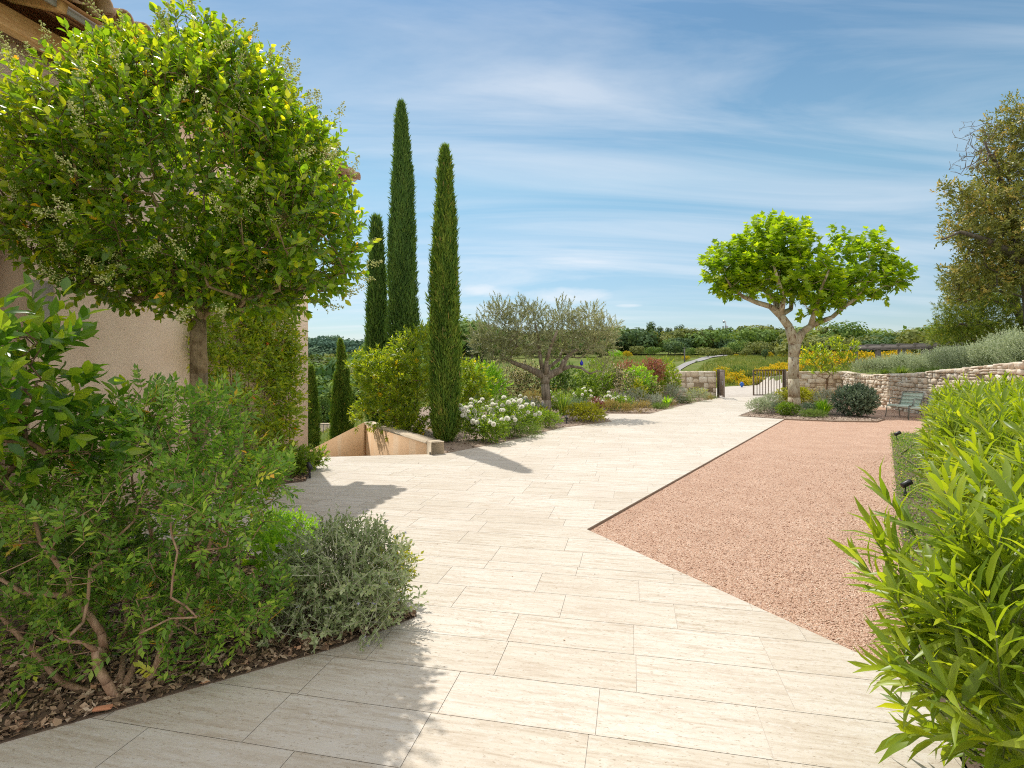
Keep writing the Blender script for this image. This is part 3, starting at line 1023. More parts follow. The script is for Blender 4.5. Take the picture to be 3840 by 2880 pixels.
V = [hp(-.30, .60, roof_z(.60) + .0), hp(13, .60, roof_z(.60) + .0), hp(13, -3.5, roof_z(-3.5)), hp(-.30, -3.5, roof_z(-3.5)), hp(13, -7.6, roof_z(.6)), hp(-.3, -7.6, roof_z(.6))]
g.faces(np.array(V), [(0, 3, 2, 1), (3, 5, 4, 2)])
g.faces(np.array([hp(.02, 0, 4.59), hp(.02, -7, 4.59), hp(.02, -3.5, roof_z(-3.5) - .01)]), [(0, 1, 2)])
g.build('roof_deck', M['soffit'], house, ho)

# ------------------------------------------------------------------ parapet round the sunken steps
pw = thing('parapet_wall', 'orange stucco parapet with a pale coping round the sunken steps', 'wall', (-2.4, 11.4, 0))
po = tuple(pw.location)
a0, a1 = np.array([-1.50, 9.90]), np.array([-3.43, 13.0])
d = unit(a1 - a0)
q = np.array([d[1], -d[0]])
g = Geo()
L_ = np.linalg.norm(a1 - a0)
h = (a0 + a1) / 2 + q * .11
g.box((h[0], h[1], -.72), (L_, .20, 1.76), [(d[0], d[1], 0), (q[0], q[1], 0), (0, 0, 1)])
e = np.array([-5.3, 13.05])
V = [(a1[0], a1[1] - .1, -2), (e[0], e[1] - .1, -2), (e[0], e[1] - .1, -.74), (a1[0], a1[1] - .1, .215), (a1[0] + .1, a1[1] + .12, -2), (e[0], e[1] + .12, -2), (e[0], e[1] + .12, -.74), (a1[0] + .1, a1[1] + .12, .215)]
g.faces(np.array(V), [(0, 3, 2, 1), (4, 5, 6, 7), (0, 1, 5, 4), (1, 2, 6, 5), (2, 3, 7, 6), (3, 0, 4, 7)])
g.build('stucco_wall', M['parapet'], pw, po)
g = Geo()
g.box((h[0], h[1], .193), (L_ + .02, .245, .06), [(d[0], d[1], 0), (q[0], q[1], 0), (0, 0, 1)], .012)
b0 = np.array([-1.50, 9.90]) + q * .11 - d * .115
g.box((b0[0], b0[1], .055), (.20, .25, .34), [(d[0], d[1], 0), (q[0], q[1], 0), (0, 0, 1)], .012)
g.build('coping', M['coping'], pw, po)
g = Geo()
for i in range(8):
    u_ = np.array([-.97, .18])
    s_ = np.array([-1.55, 9.86]) + np.array([0.0, .32 * (i + 1)])
    w0 = s_ + np.array([-.62 * .32 * (i + 1), 0])
    g.box((w0[0] - 1.0, w0[1], -.17 * (i + 1) - .6), (2.0 + .02 * i, .34, 1.2), None, .01)
kind(g.build('sunken_steps', M['grout']), 'structure')


# ------------------------------------------------------------------ dry stone walls
def stone_template(n=4, ex=6):
    v, f, ix = [], [], {}

    def add(p):
        k = tuple(np.round(p, 4))
        if k not in ix:
            ix[k] = len(v)
            v.append(p)
        return ix[k]
    g_ = np.linspace(-1, 1, n)
    for a in range(3):
        o = [k for k in range(3) if k != a]
        for s in (-1, 1):
            for i in range(n - 1):
                for j in range(n - 1):
                    q_ = []
                    for u, w in ((i, j), (i + 1, j), (i + 1, j + 1), (i, j + 1)):
                        p = [0, 0, 0]
                        p[a], p[o[0]], p[o[1]] = s, g_[u], g_[w]
                        q_.append(add(np.array(p, float)))
                    f.append(tuple(q_[::-1]) if (s > 0) == (a == 1) else tuple(q_))
    v = np.array(v)
    rr = np.linalg.norm(v, axis=1, keepdims=True)
    r4 = (np.abs(v) ** ex).sum(1, keepdims=True) ** (1 / ex)
    return v / r4 * .5, f


ST = stone_template(4, 6)
ST_SQ = stone_template(4, 16)


def stones_along(g, path, z0, top, course, length, depth, jit, rngs=(.75, 1.3), st=None, rough=.055):
    st = st or ST
    """courses of stones along a polyline: top(s) is the wall's height at arc length s"""
    P = np.asarray(path, float)
    seg = np.linalg.norm(np.diff(P, axis=0), axis=1)
    S = np.concatenate([[0], np.cumsum(seg)])
    z = z0
    kk = 0
    while z < max(top(s) for s in S) - .02:
        hc = course * rng.uniform(.75, 1.25)
        s = -rng.random() * length * .5
        while s < S[-1]:
            ln = length * rng.uniform(*rngs)
            s0, s1 = max(s, 0), min(s + ln, S[-1])
            mid = (s0 + s1) / 2
            hh = hc
            tp = top(mid)
            if z + hc > tp:
                hh = tp - z
            if s1 - s0 > .03 and hh > .035:
                c = np.array([np.interp(mid, S, P[:, 0]), np.interp(mid, S, P[:, 1])])
                i = min(np.searchsorted(S, mid) - 1, len(seg) - 1)
                i = max(i, 0)
                dd = unit(P[i + 1] - P[i])
                qq = np.array([dd[1], -dd[0]])
                tv = st[0].copy()
                fr = np.stack([np.sin(tv @ rdir(1)[0] * 5 + rng.random() * 6) for _ in range(3)], 1)
                tv = tv + fr * rough
                sz = np.array([(s1 - s0) * 1.0, depth * rng.uniform(.85, 1.15), hh * 1.02])
                A_ = np.array([(dd[0], dd[1], 0), (qq[0], qq[1], 0), (0, 0, 1)])
                off = qq * rng.normal() * jit
                # two stones in one course now and then
                parts = [(0, 1)]
                if hh > .13 and rng.random() < .3:
                    cut = rng.uniform(.35, .65)
                    parts = [(0, cut), (cut, 1)]
                for f0, f1 in parts:
                    zz = z + hh * (f0 + f1) / 2
                    sv = tv * (sz * (1, 1, f1 - f0)) @ A_ + np.array([c[0] + off[0], c[1] + off[1], zz])
                    g.faces(sv, st[1], np.clip(rng.normal(.5, .25), 0, 1))
            s += ln
        z += hc
        kk += 1


def wall_core(g, path, th, z0, top, n=40):
    P = np.asarray(path, float)
    S = np.concatenate([[0], np.cumsum(np.linalg.norm(np.diff(P, axis=0), axis=1))])
    ss = np.linspace(0, S[-1], n)
    c = np.stack([np.interp(ss, S, P[:, 0]), np.interp(ss, S, P[:, 1])], 1)
    tn = unit(np.gradient(c, axis=0))
    q = np.stack([tn[:, 1], -tn[:, 0]], 1) * th / 2
    V = []
    for i in range(n):
        t_ = top(ss[i]) - .05
        for sg, zz in ((1, z0), (1, t_), (-1, t_), (-1, z0)):
            V.append((*(c[i] + q[i] * sg), zz))
    f = []
    for i in range(n - 1):
        a = i * 4
        for k in range(4):
            f.append((a + k, a + 4 + k, a + 4 + (k + 1) % 4, a + (k + 1) % 4))
    f += [(0, 1, 2, 3), (n * 4 - 1, n * 4 - 2, n * 4 - 3, n * 4 - 4)]
    g.faces(np.array(V), f)


cw = thing('dry_stone_wall', 'long curved dry stone wall of rough cream stones behind the green armchairs', 'wall', (*WALL[3], 0))
top_c = lambda s: float(np.interp(s, [0, 2, 5, 8.2, 11.5, 15, 20, 26], [1.20, 1.17, 1.15, 1.26, 1.52, 1.86, 2.1, 2.2]))
g = Geo()
stones_along(g, WALL, -.06, top_c, .15, .21, .34, .018, (.6, 1.5))
g.build('stones', M['stone'], cw, tuple(cw.location), smooth=False)
g = Geo()
wall_core(g, WALL, .24, -.3, top_c)
g.build('core', M['mortar'], cw, tuple(cw.location))
for nm, lab, pth, tz in (('stone_gate_wall', 'straight stone wall of big squared blocks joining the open gate leaf', [(4.2, 26.0), (9.42, 26.0)], lambda s: 1.21),
                         ('stone_gate_wall', 'straight stone wall of squared blocks behind the small tree and round grey shrub', [(12.72, 26.0), (15.7, 26.0)], lambda s: 1.19)):
    w = thing(nm, lab, 'wall', (pth[0][0], pth[0][1], 0))
    g = Geo()
    stones_along(g, pth, -.05, tz, .23, .36, .36, .006, (.6, 1.4), ST_SQ, .022)
    g.build('stones', M['stone'], w, tuple(w.location))
    g = Geo()
    wall_core(g, pth, .31, -.3, tz, 4)
    g.build('core', M['mortar'], w, tuple(w.location))

# ------------------------------------------------------------------ gate
GA, GB = np.array([9.52, 25.84]), np.array([12.60, 25.84])


def gate_leaf(name, label, hinge, ang):
    o = thing(name, label, 'gate', (hinge[0], hinge[1], 0), 'leaves of the driveway gate')
    g = Geo()
    w, zb, zt = 1.47, .09, 1.28
    for x in (.03, w - .03):
        g.box((x, 0, (zb + zt) / 2), (.06, .05, zt - zb), None, .004)
    for z in (zb + .025, zt - .025):
        g.box((w / 2, 0, z), (w - .12, .042, .05), None, .004)
    fr_ = g.build('frame', M['gate_metal'], o)
    for k in range(9):
        g = Geo()
        g.box((.06 + (w - .12) * (k + 1) / 10, 0, (zb + zt) / 2), (.026, .026, zt - zb - .1))
        g.build('bar', M['gate_metal'], o)
    g = Geo()
    g.tube([(w - .10, -.03, .62), (w - .10, -.07, .62), (w - .10, -.07, .78), (w - .10, -.03, .78)], .009, 6)
    g.build('handle', M['steel'], fr_)
    o.rotation_euler = (0, 0, ang)
    return o


gate_leaf('gate_leaf', 'brown barred steel gate leaf swung wide open beside the left stone wall', GA + np.array([.06, -.05]), R(-103.5))
gate_leaf('gate_leaf', 'brown barred steel gate leaf standing closed behind the plane trunk', GB + np.array([-.06, 0]), R(180 + 4))
for p, lab in ((GA, 'square brown steel gate post beside the open leaf'), (GB, 'square brown steel gate post beside the plane trunk')):
    o = thing('gate_post', lab, 'post', (p[0], p[1], 0), 'posts of the driveway gate')
    g = Geo()
    g.box((0, 0, .6), (.09, .09, 1.36), None, .006)
    g.build('shaft', M['gate_metal'], o)
    g = Geo()
    g.box((0, 0, 1.287), (.10, .10, .012), None, .003)
    g.build('cap', M['gate_metal'], o)


# ------------------------------------------------------------------ roads beyond the gate
def ribbon(name, pts, widths, mat, lift=.03, n=60):
    P = np.asarray(pts, float)
    S = np.concatenate([[0], np.cumsum(np.linalg.norm(np.diff(P, axis=0), axis=1))])
    ss = np.linspace(0, S[-1], n)
    c = np.stack([np.interp(ss, S, P[:, 0]), np.interp(ss, S, P[:, 1])], 1)
    for _ in range(4):
        c[1:-1] = (c[:-2] + 2 * c[1:-1] + c[2:]) / 4
    w = np.interp(ss, S, widths)
    t = unit(np.gradient(c, axis=0))
    q = np.stack([t[:, 1], -t[:, 0]], 1)
    V, f = [], []
    for k in range(9):
        e = c + q * (w * (k / 8 - .5))[:, None]
        V.append(np.column_stack([e, terrain(e[:, 0], e[:, 1]) + lift]))
    V = np.stack(V, 1).reshape(-1, 3)
    for i in range(n - 1):
        for k in range(8):
            a = i * 9 + k
            f.append((a, a + 1, a + 10, a + 9))
    return kind(Geo().faces(V, f).build(name, mat), 'structure')


ribbon('track', [(11.0, 25.6), (11.3, 27), (12.2, 29.5), (14.5, 32.2), (18, 34.0), (26, 36.5)], [3.1, 3.3, 4.0, 4.6, 4.4, 4.0], M['road'], .03)
ribbon('road', [(13.5, 48), (17.2, 57), (21.5, 67), (27, 79), (33.5, 92), (38, 101), (41, 112)], [.6, .8, 1.0, 1.4, 1.8, 2.0, 2.0], M['tarmac'], .07)

# ------------------------------------------------------------------ plants: big and near ones
def px_lobes(rows, Y, depth):
    """ellipsoids given in photo pixels (x, y, rx, ry, depth offset, depth radius) for a plant at distance Y"""
    k = Y / F
    out = []
    for r in rows:
        x, y, rx, ry = r[:4]
        dy = r[4] if len(r) > 4 else 0.0
        dr = r[5] if len(r) > 5 else depth
        c = pt(x, y, Y)
        out.append((c[0], c[1] + dy, c[2], rx * k, dr, ry * k))
    return out


# --- round privet tree (clear stem, ball crown, cream flower sprays)
LY = 4.2
base = np.array([-2.36, LY, 0.0])
t = thing('privet_tree', 'round headed privet tree with glossy leaves and cream flower sprays on a bare trunk', 'tree', base)
o3 = tuple(base)
sp = px_lobes([(690, 680, 500, 450, 0, 1.0), (1145, 900, 200, 215, -.1, .6), (1110, 580, 110, 130, 0, .45), (735, 190, 70, 110, 0, .28), (600, 320, 90, 90, 0, .5), (440, 450, 115, 90, 0, .5),
               (215, 580, 90, 120, 0, .5), (230, 840, 150, 170, 0, .5), (880, 1070, 270, 90, 0, .6), (480, 1050, 190, 80, 0, .5), (920, 330, 110, 120, 0, .4)], LY, .6)
p, dout, u = lobes(sp, 3300, 3.0)
up_ = np.array([0, 0, 1.0])
D = unit(dout * .7 + up_ * .55 + rng.normal(size=p.shape) * .35)
sk = Skel(base)
tr = sk.poly([pt(748, 1650, LY), pt(745, 1400, LY), pt(742, 1200, LY), pt(738, 1130, LY)], 0, [.066, .062, .057, .055])
sk.fix[0] = .075
for k in range(11):
    a = 2 * math.pi * k / 11 + rng.random() * .4
    r = rng.uniform(.35, .65)
    sk.poly([sk.P[tr] + np.array([math.cos(a) * r * .35, math.sin(a) * r * .35, .25]), sk.P[tr] + np.array([math.cos(a) * r, math.sin(a) * r, rng.uniform(.5, 1.0)])], tr)
sub = rng.choice(len(p), 620, replace=False)
sk.attach(p[sub], .3, .10)
g = Geo()
sk.mesh(g, .0032, .46, .05, 7)
g.build('trunk', M['privet_bark'], t, o3, smooth=True)
g = Geo()
sl_ = rng.uniform(.10, .21, len(p))
g.cones(p - D * .05, p + D * sl_[:, None], .0028, .0014, 4)
g.build('twigs', M['brown_stem'], t, o3)
lp, ld, ln, lf = shoots(p, D, sl_, 9, 58, .5)
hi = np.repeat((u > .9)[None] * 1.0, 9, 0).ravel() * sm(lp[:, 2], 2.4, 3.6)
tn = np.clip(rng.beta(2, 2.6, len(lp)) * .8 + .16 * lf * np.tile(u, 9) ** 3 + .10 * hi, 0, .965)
tn[rng.random(len(tn)) < .006] = 1.0
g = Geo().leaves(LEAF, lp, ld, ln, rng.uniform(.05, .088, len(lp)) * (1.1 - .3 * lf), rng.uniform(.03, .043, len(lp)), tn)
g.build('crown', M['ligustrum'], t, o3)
out = np.where((u > .93))[0]
pick = rng.choice(out, 240, replace=False)
P0, D0 = p[pick] + D[pick] * sl_[pick][:, None], unit(D[pick] + up_ * .4)
g = Geo()
g.cones(P0 - D0 * .03, P0 + D0 * .15, .002, .001, 4)
for k in range(64):
    f = rng.random(len(pick))
    wd = .078 * (1 - f * .85)
    pos = P0 + D0 * (f * .16)[:, None] + rdir(len(pick)) * wd[:, None] * rng.random(len(pick))[:, None] ** .5
    Z_ = rdir(len(pick))
    X_ = unit(np.cross(Z_, D0))
    g.inst(OCTA, pos, X_, np.cross(Z_, X_), Z_, rng.uniform(.004, .0075, len(pick)))
g.build('flower_sprays', M['panicle'], t, o3)

# --- mastic bush in front
QY = 2.75
base = gp(440, 2610)
t = thing('mastic_bush', 'large mastic bush with small feathery leaves and crooked reddish stems in the bark bed', 'shrub', base)
o3 = tuple(base)
sk = Skel(base + (0, 0, -.03))


def wob(pts, Y, dy=0.0, r0=.02, r1=.008, start=0):
    n = len(pts)
    return sk.poly([pt(x, y, Y + dy * (k + 1) / n) for k, (x, y) in enumerate(pts)], start, list(np.linspace(r0, r1, n)))


sk.fix[0] = .02
iA = wob([(400, 2560), (365, 2500), (358, 2440)], QY - .1, 0, .022, .019)
iB = wob([(392, 2447), (380, 2375), (331, 2303), (265, 2236), (259, 2176), (205, 2100), (150, 2031), (120, 1900)], QY + .05, -.1, .021, .008, iA)
wob([(90, 2224), (0, 2170), (-80, 2130)], QY, -.1, .010, .006, iB - 4)
iC = wob([(506, 2590), (578, 2526), (609, 2423), (651, 2351), (700, 2240), (760, 2120), (832, 1911), (880, 1766)], QY, .25, .021, .007)
iD = wob([(520, 2460), (539, 2315), (566, 2242), (651, 2158), (717, 2086), (790, 1980)], QY + .1, .2, .013, .006)
iE = wob([(470, 2420), (476, 2260), (467, 2182), (452, 2074), (416, 2013), (430, 1850)], QY + .2, .2, .012, .006)
iF = wob([(560, 2150), (572, 2020), (545, 1930), (500, 1860), (490, 1720)], QY + .35, .1, .010, .005, iE - 3)
iG = wob([(230, 2560), (120, 2440), (20, 2330), (-60, 2220)], QY - .05, .1, .015, .008)
sp = px_lobes([(440, 1950, 420, 330, .15, .5), (180, 2040, 230, 330, 0, .45), (770, 1900, 175, 250, .2, .40), (560, 1640, 255, 160, .25, .4), (240, 1680, 190, 170, .2, .36), (925, 1830, 75, 90, .25, .22),
               (130, 2360, 190, 190, 0, .38), (640, 2330, 200, 150, .15, .3), (850, 2330, 140, 130, .25, .25), (430, 2330, 260, 170, .1, .36), (700, 2500, 140, 70, 0, .16), (240, 2560, 150, 90, 0, .2), (720, 1560, 90, 70, .3, .2), (420, 1540, 90, 80, .3, .2)], QY, .4)
p, dout, u = lobes(sp, 2350, 1.9)
D = unit(dout * .6 + up_ * .45 + rng.normal(size=p.shape) * .55)
ok = (p[:, 2] > .06) & ~((p[:, 2] < .85) & (p[:, 1] < QY + .06) & (rng.random(len(p)) < .62))
p, D, u = p[ok], D[ok], u[ok]
sk.attach(p[rng.choice(len(p), 700, replace=False)], .16, .12)
g = Geo()
sk.mesh(g, .0016, .44, .02, 7)
g.build('stems', M['red_stem'], t, o3, smooth=True)
sl_ = rng.uniform(.07, .125, len(p))
g = Geo()
g.cones(p, p + D * sl_[:, None], .0013, .0008, 3)
g.build('leaf_stalks', M['red_stem'], t, o3)
lp, ld, ln, lf = shoots(p, D, sl_, 9, 66, .2, True, .8)
young = np.tile((rng.random(len(p)) < .035) * 1.0, 9)
tn = np.where(young > 0, rng.uniform(.9, 1, len(lp)), np.clip(rng.beta(2.2, 2.6, len(lp)) * .92 + .12 * (np.tile(u, 9) > .9), 0, .92))
g = Geo().leaves(DIA, lp, ld, ln, rng.uniform(.032, .054, len(lp)), rng.uniform(.015, .0235, len(lp)), tn)
g.build('foliage', M['lentisk'], t, o3)

# --- large-leaved laurel at the left edge
base = np.array([-2.62, 2.55, 0])
t = thing('laurel_shrub', 'laurel with big shiny bright green leaves rising beside the mastic bush', 'shrub', base)
o3 = tuple(base)
sk = Skel(base)
sp = px_lobes([(40, 1400, 160, 260, 0, .35), (-90, 1500, 160, 380, 0, .4), (130, 1330, 100, 150, 0, .2), (200, 1660, 110, 90, .2, .2), (100, 1640, 130, 130, .2, .25)], 2.5, .3)
p, dout, u = lobes(sp, 150, 2)
D = unit(dout * .7 + up_ * .5 + rng.normal(size=p.shape) * .4)
sk.attach(p, .2, .1)
g = Geo()
sk.mesh(g, .0025, .42, .02, 6)
g.build('stems', M['brown_stem'], t, o3)
lp, ld, ln, lf = shoots(p, D, rng.uniform(.12, .22, len(p)), 7, 55, .4)
g = Geo().leaves(LEAF, lp, ld, ln, rng.uniform(.075, .115, len(lp)), rng.uniform(.036, .052, len(lp)))
g.build('foliage', M['laurel'], t, o3, smooth=True)

# --- grey germander with pale stems, lilac flowers
base = np.array([-1.08, 3.62, 0])
t = thing('germander_bush', 'grey green germander bush with pale twigs and small lilac flowers at the bed corner', 'shrub', base)
o3 = tuple(base)
sp = px_lobes([(1270, 2170, 225, 170, 0, .33), (1350, 2130, 165, 140, -.05, .28), (1170, 2230, 160, 150, 0, .28), (1240, 2320, 240, 100, -.2, .22), (1415, 2240, 110, 130, -.1, .2), (1270, 2040, 120, 60, 0, .2)], 3.45, .3)
p, dout, u = lobes(sp, 1150, 2.6)
ok = p[:, 2] > .05
p, dout, u = p[ok], dout[ok], u[ok]
D = unit(dout * .7 + up_ * .4 + rng.normal(size=p.shape) * .55)
sk = Skel(base)
sk.attach(p[rng.choice(len(p), 330, replace=False)], .15, .12)
g = Geo()
sk.mesh(g, .0016, .36, .008, 5)
sl_ = rng.uniform(.09, .19, len(p))
g.cones(p - D * .03, p + D * sl_[:, None], .0028, .0016, 4)
g.build('stems', M['pale_stem'], t, o3)
lp, ld, ln, lf = shoots(p, D, sl_, 11, 60, .3)
tn = np.clip(rng.beta(2, 2.4, len(lp)) * .93, 0, .9)
tn[lp[:, 2] < .25] += .1 * rng.random((lp[:, 2] < .25).sum())
g = Geo().leaves(DIA, lp, ld, ln, rng.uniform(.026, .044, len(lp)) * (1.15 - .45 * lf), rng.uniform(.013, .021, len(lp)), tn)
g.build('foliage', M['teucrium'], t, o3)
pick = rng.choice(np.where(u > .9)[0], 34, replace=False)
g = Geo()
for k in range(5):
    q_ = unit(rdir(34) - up_ * .6)
    g.leaves(DIA, p[pick] + D[pick] * sl_[pick][:, None], q_, rdir(34), .017, .006)
g.build('blossoms', M['mauve'], t, o3)


# ------------------------------------------------------------------ generic shrubs
def shrub(name, label, cat, base, rx, ry, h, mat, L, W, n, m=7, sl=.10, ang=50, up=.45, rnd=.4, tmpl=DIA, stem='brown_stem', group=None, lift=.0, lumps=5, pin=False,
          bloom=None, top=.55, tints=None, flat=False, loc_rot=0.0):
    """dome-shaped plant: lobes of shoots on a stem skeleton; bloom = (part, material, kind, count, size)"""
    base = np.asarray(base, float)
    t = thing(name, label, cat, base, group)
    c = np.array([0, 0, lift + (h - lift) * .5])
    sp = [(0, 0, c[2], rx * .86, ry * .86, (h - lift) * .5 * .95)]
    for k in range(lumps):
        d_ = rdir(1)[0]
        d_[2] = d_[2] * .6 + .15
        q_ = c + d_ * np.array([rx, ry, (h - lift) * .5]) * .58
        s_ = rng.uniform(.38, .55)
        sp.append((*q_, rx * s_, ry * s_, (h - lift) * .5 * s_ * 1.15))
    p, dout, u = lobes(sp, n, 2.4)
    ok = (p[:, 2] > .02)
    p, dout, u = p[ok], dout[ok], u[ok]
    D = unit(dout * .75 + up_ * up + rng.normal(size=p.shape) * rnd)
    sk = Skel((0, 0, -.02))
    sk.attach(p[rng.choice(len(p), min(len(p), 60), replace=False)], max(.12, h * .15), .1)
    g = Geo()
    sk.mesh(g, max(.002, h * .0022), .45, h * .035, 5)
    g.build('stems', M[stem], t)
    s_ = sl * rng.uniform(.7, 1.3, len(p))
    lp, ld, ln, lf = shoots(p, D, s_, m, ang, .5, pin)
    k = len(lp)
    tn = np.clip(rng.beta(2, 2.2, k) * .85 + .15 * lf, 0, 1) if tints is None else tints(k, np.tile(u, m), lf, lp)
    g = Geo().leaves(tmpl, lp, ld, ln, L * rng.uniform(.75, 1.2, k), W * rng.uniform(.8, 1.2, k), tn)
    g.build('foliage', M[mat], t)
    if bloom:
        pn, bm, kd, cnt, size = bloom
        cand = np.where((u > .86) & (p[:, 2] > h * top * .8))[0]
        if len(cand) < cnt:
            cand = np.where(p[:, 2] > h * .3)[0]
        pk = rng.choice(cand, min(cnt, len(cand)), replace=False)
        g = Geo()
        if kd == 'rose':
            Pq = p[pk] + unit(dout[pk] + up_ * .6) * sl * 1.2
            Zq = unit(dout[pk] * .6 + up_ * .55 + rng.normal(size=Pq.shape) * .35 + np.array([0, -.45, 0]))
            Xq = unit(np.cross(Zq, rdir(len(pk))))
            for a_, x_, z_, s_q in zip(Pq, Xq, Zq, size * rng.uniform(.75, 1.25, len(pk))):
                o = bpy.data.objects.new('blossom', rose_mesh)
                C.objects.link(o)
                o.parent = t
                y_q = np.cross(z_, x_)
                o.matrix_local = Matrix([(x_[i] * s_q, y_q[i] * s_q, z_[i] * s_q, a_[i]) for i in range(3)] + [(0, 0, 0, 1)])
        elif kd == 'leaf':
            Pq = np.repeat(p[pk] + D[pk] * sl, 7, 0) + rng.normal(size=(len(pk) * 7, 3)) * size
            g.leaves(DIA, Pq, rdir(len(Pq)) + up_ * .6, rdir(len(Pq)), size * 1.3, size * .8)
        elif kd == 'spike':
            Pq = p[pk]
            dq = unit(dout[pk] * .5 + up_ + rng.normal(size=Pq.shape) * .15)
            g.cones(Pq, Pq + dq * size, .0025, .0015, 4)
            for z in range(9):
                qq_ = Pq + dq * (size * (.55 + .05 * z))
                g.leaves(DIA, qq_, rdir(len(Pq)), rdir(len(Pq)), .022, .016)
        if kd != 'rose':
            g.build(pn, M[bm], t)
    t.rotation_euler = (0, 0, loc_rot)
    return t


def tuft(name, label, cat, base, r, h, mat, n, W, spread=.6, group=None, bloom=None, tmpl=BLADE, core=.25):
    """a clump of long blades from one root"""
    t = thing(name, label, cat, base, group)
    a = rng.random(n) * 2 * math.pi
    rr = r * core * np.sqrt(rng.random(n))
    p = np.column_stack([np.cos(a) * rr, np.sin(a) * rr, np.zeros(n)])
    d_ = unit(np.column_stack([np.cos(a), np.sin(a), np.zeros(n)]) * (rng.random(n) * spread)[:, None] + up_ + rng.normal(size=(n, 3)) * .12)
    nr = np.column_stack([-np.cos(a), -np.sin(a), np.full(n, .6)])
    g = Geo().leaves(tmpl, p, d_, nr, h * rng.uniform(.6, 1.08, n), W * rng.uniform(.7, 1.2, n))
    g.build('blades', M[mat], t)
    if bloom:
        pn, bm, cnt, size = bloom
        k = rng.choice(n, cnt)
        q0 = p[k] + d_[k] * (h * rng.uniform(.85, 1.15, cnt))[:, None]
        g = Geo()
        g.cones(p[k], q0, .003, .002, 4)
        for z in range(8):
            g.leaves(DIA, q0 + rng.normal(size=(cnt, 3)) * size * .6, rdir(cnt) + up_ * .5, rdir(cnt), size, size * .6)
        g.build(pn, M[bm], t)
    return t


def P0(px, py, dz=0.0):
    q_ = gp(px, py)
    return (q_[0], q_[1], dz)


def size_at(px_w, Y):
    return px_w * Y / F


# --- front bed companions
shrub('euonymus_bush', 'bright green small leaved bush behind the grey germander', 'shrub', (-1.72, 4.15, 0), .30, .28, .46, 'bright', .03, .012, 700, 8, .09, tmpl=DIA, lift=.08)
shrub('golden_spindle', 'yellow leaved dwarf bush peeping out behind the germander by the paving', 'shrub', (-.80, 3.72, 0), .14, .13, .42, 'yellow', .034, .016, 130, 8, .07, lift=.05)
shrub('hydrangea_shoot', 'young plant with soft light green oval leaves between mastic and germander', 'plant', (-1.55, 3.75, 0), .13, .12, .46, 'bright', .085, .045, 26, 6, .09, tmpl=LEAF, lift=.2)
shrub('low_myrtle', 'dark small leaved bush in the shade behind the mastic stems', 'shrub', (-2.75, 3.45, 0), .5, .4, .75, 'dark', .04, .018, 700, 8, .10, lift=.05)
# --- wall bed
shrub('choisya_plant', 'small leafy green plant at the foot of the house corner', 'plant', (-3.02, 7.92, 0), .20, .18, .40, 'green', .06, .024, 190, 7, .08)
shrub('choisya_plant', 'smaller green plant right against the corner of the house wall', 'plant', (-2.93, 8.4, 0), .15, .14, .34, 'green', .05, .02, 110, 7, .07)
shrub('choisya_plant', 'low green plant under the jasmine, left of the leafy corner plant', 'plant', (-3.45, 7.55, 0), .22, .18, .30, 'green', .06, .024, 150, 7, .08)

# --- jasmine on the wall
jr = hp(1.55, .12, 0)
t = thing('climbing_jasmine', 'star jasmine climbing the peach house wall behind the privet trunk', 'climber', jr)
o3 = tuple(jr)
jl = []
for (t0, z0, rt, rz) in ((1.3, 1.45, .72, 1.25), (1.0, 2.0, .52, .7), (1.95, 2.3, .8, .75), (2.4, 1.75, .35, .35), (.85, 1.1, .36, .9), (1.6, 3.1, 1.0, .5), (2.3, 1.35, .25, .22)):
    c = hp(t0, .14, z0)
    jl.append((t0, z0, rt, rz))
n = 1800
kk = rng.choice(len(jl), n, p=np.array([a * b for _, _, a, b in jl]) / sum(a * b for _, _, a, b in jl))
an, ra = rng.random(n) * 2 * math.pi, np.sqrt(rng.random(n))
A_ = np.array(jl)[kk]
tt, zz = np.clip(A_[:, 0] + np.cos(an) * ra * A_[:, 2], .36, 4), np.clip(A_[:, 1] + np.sin(an) * ra * A_[:, 3], .08, 4.2)
oo = .05 + .20 * rng.random(n) ** 1.3
q2 = CORNER[None] - TU[None] * tt[:, None] + TN[None] * oo[:, None]
p = np.column_stack([q2, zz])
D = unit(np.array([TN[0], TN[1], .15]) * .5 + rng.normal(size=p.shape) * .6)
sk = Skel(jr)
for t0 in (.6, .9, 1.2, 1.55, 1.95):
    b_ = [hp(t0 + rng.normal() * .05, .05, z) for z in (.1, .6, 1.1, 1.6, 2.1)]
    sk.poly(b_, 0, [.009, .008, .007, .006, .005])
sk.attach(p[rng.choice(n, 260, replace=False)], .25, .16)
g = Geo()
sk.mesh(g, .0022, .35, .012, 5)
g.build('vines', M['brown_stem'], t, o3)
lp, ld, ln, lf = shoots(p, D, rng.uniform(.10, .2, n), 7, 60, .4)
tn = np.clip(rng.beta(2, 2, len(lp)) * .96, 0, .96)
tn[rng.random(len(tn)) < .003] = 1
g = Geo().leaves(DIA, lp, ld, ln, rng.uniform(.058, .095, len(lp)), rng.uniform(.026, .042, len(lp)), tn)
g.build('foliage', M['jasmine'], t, o3)

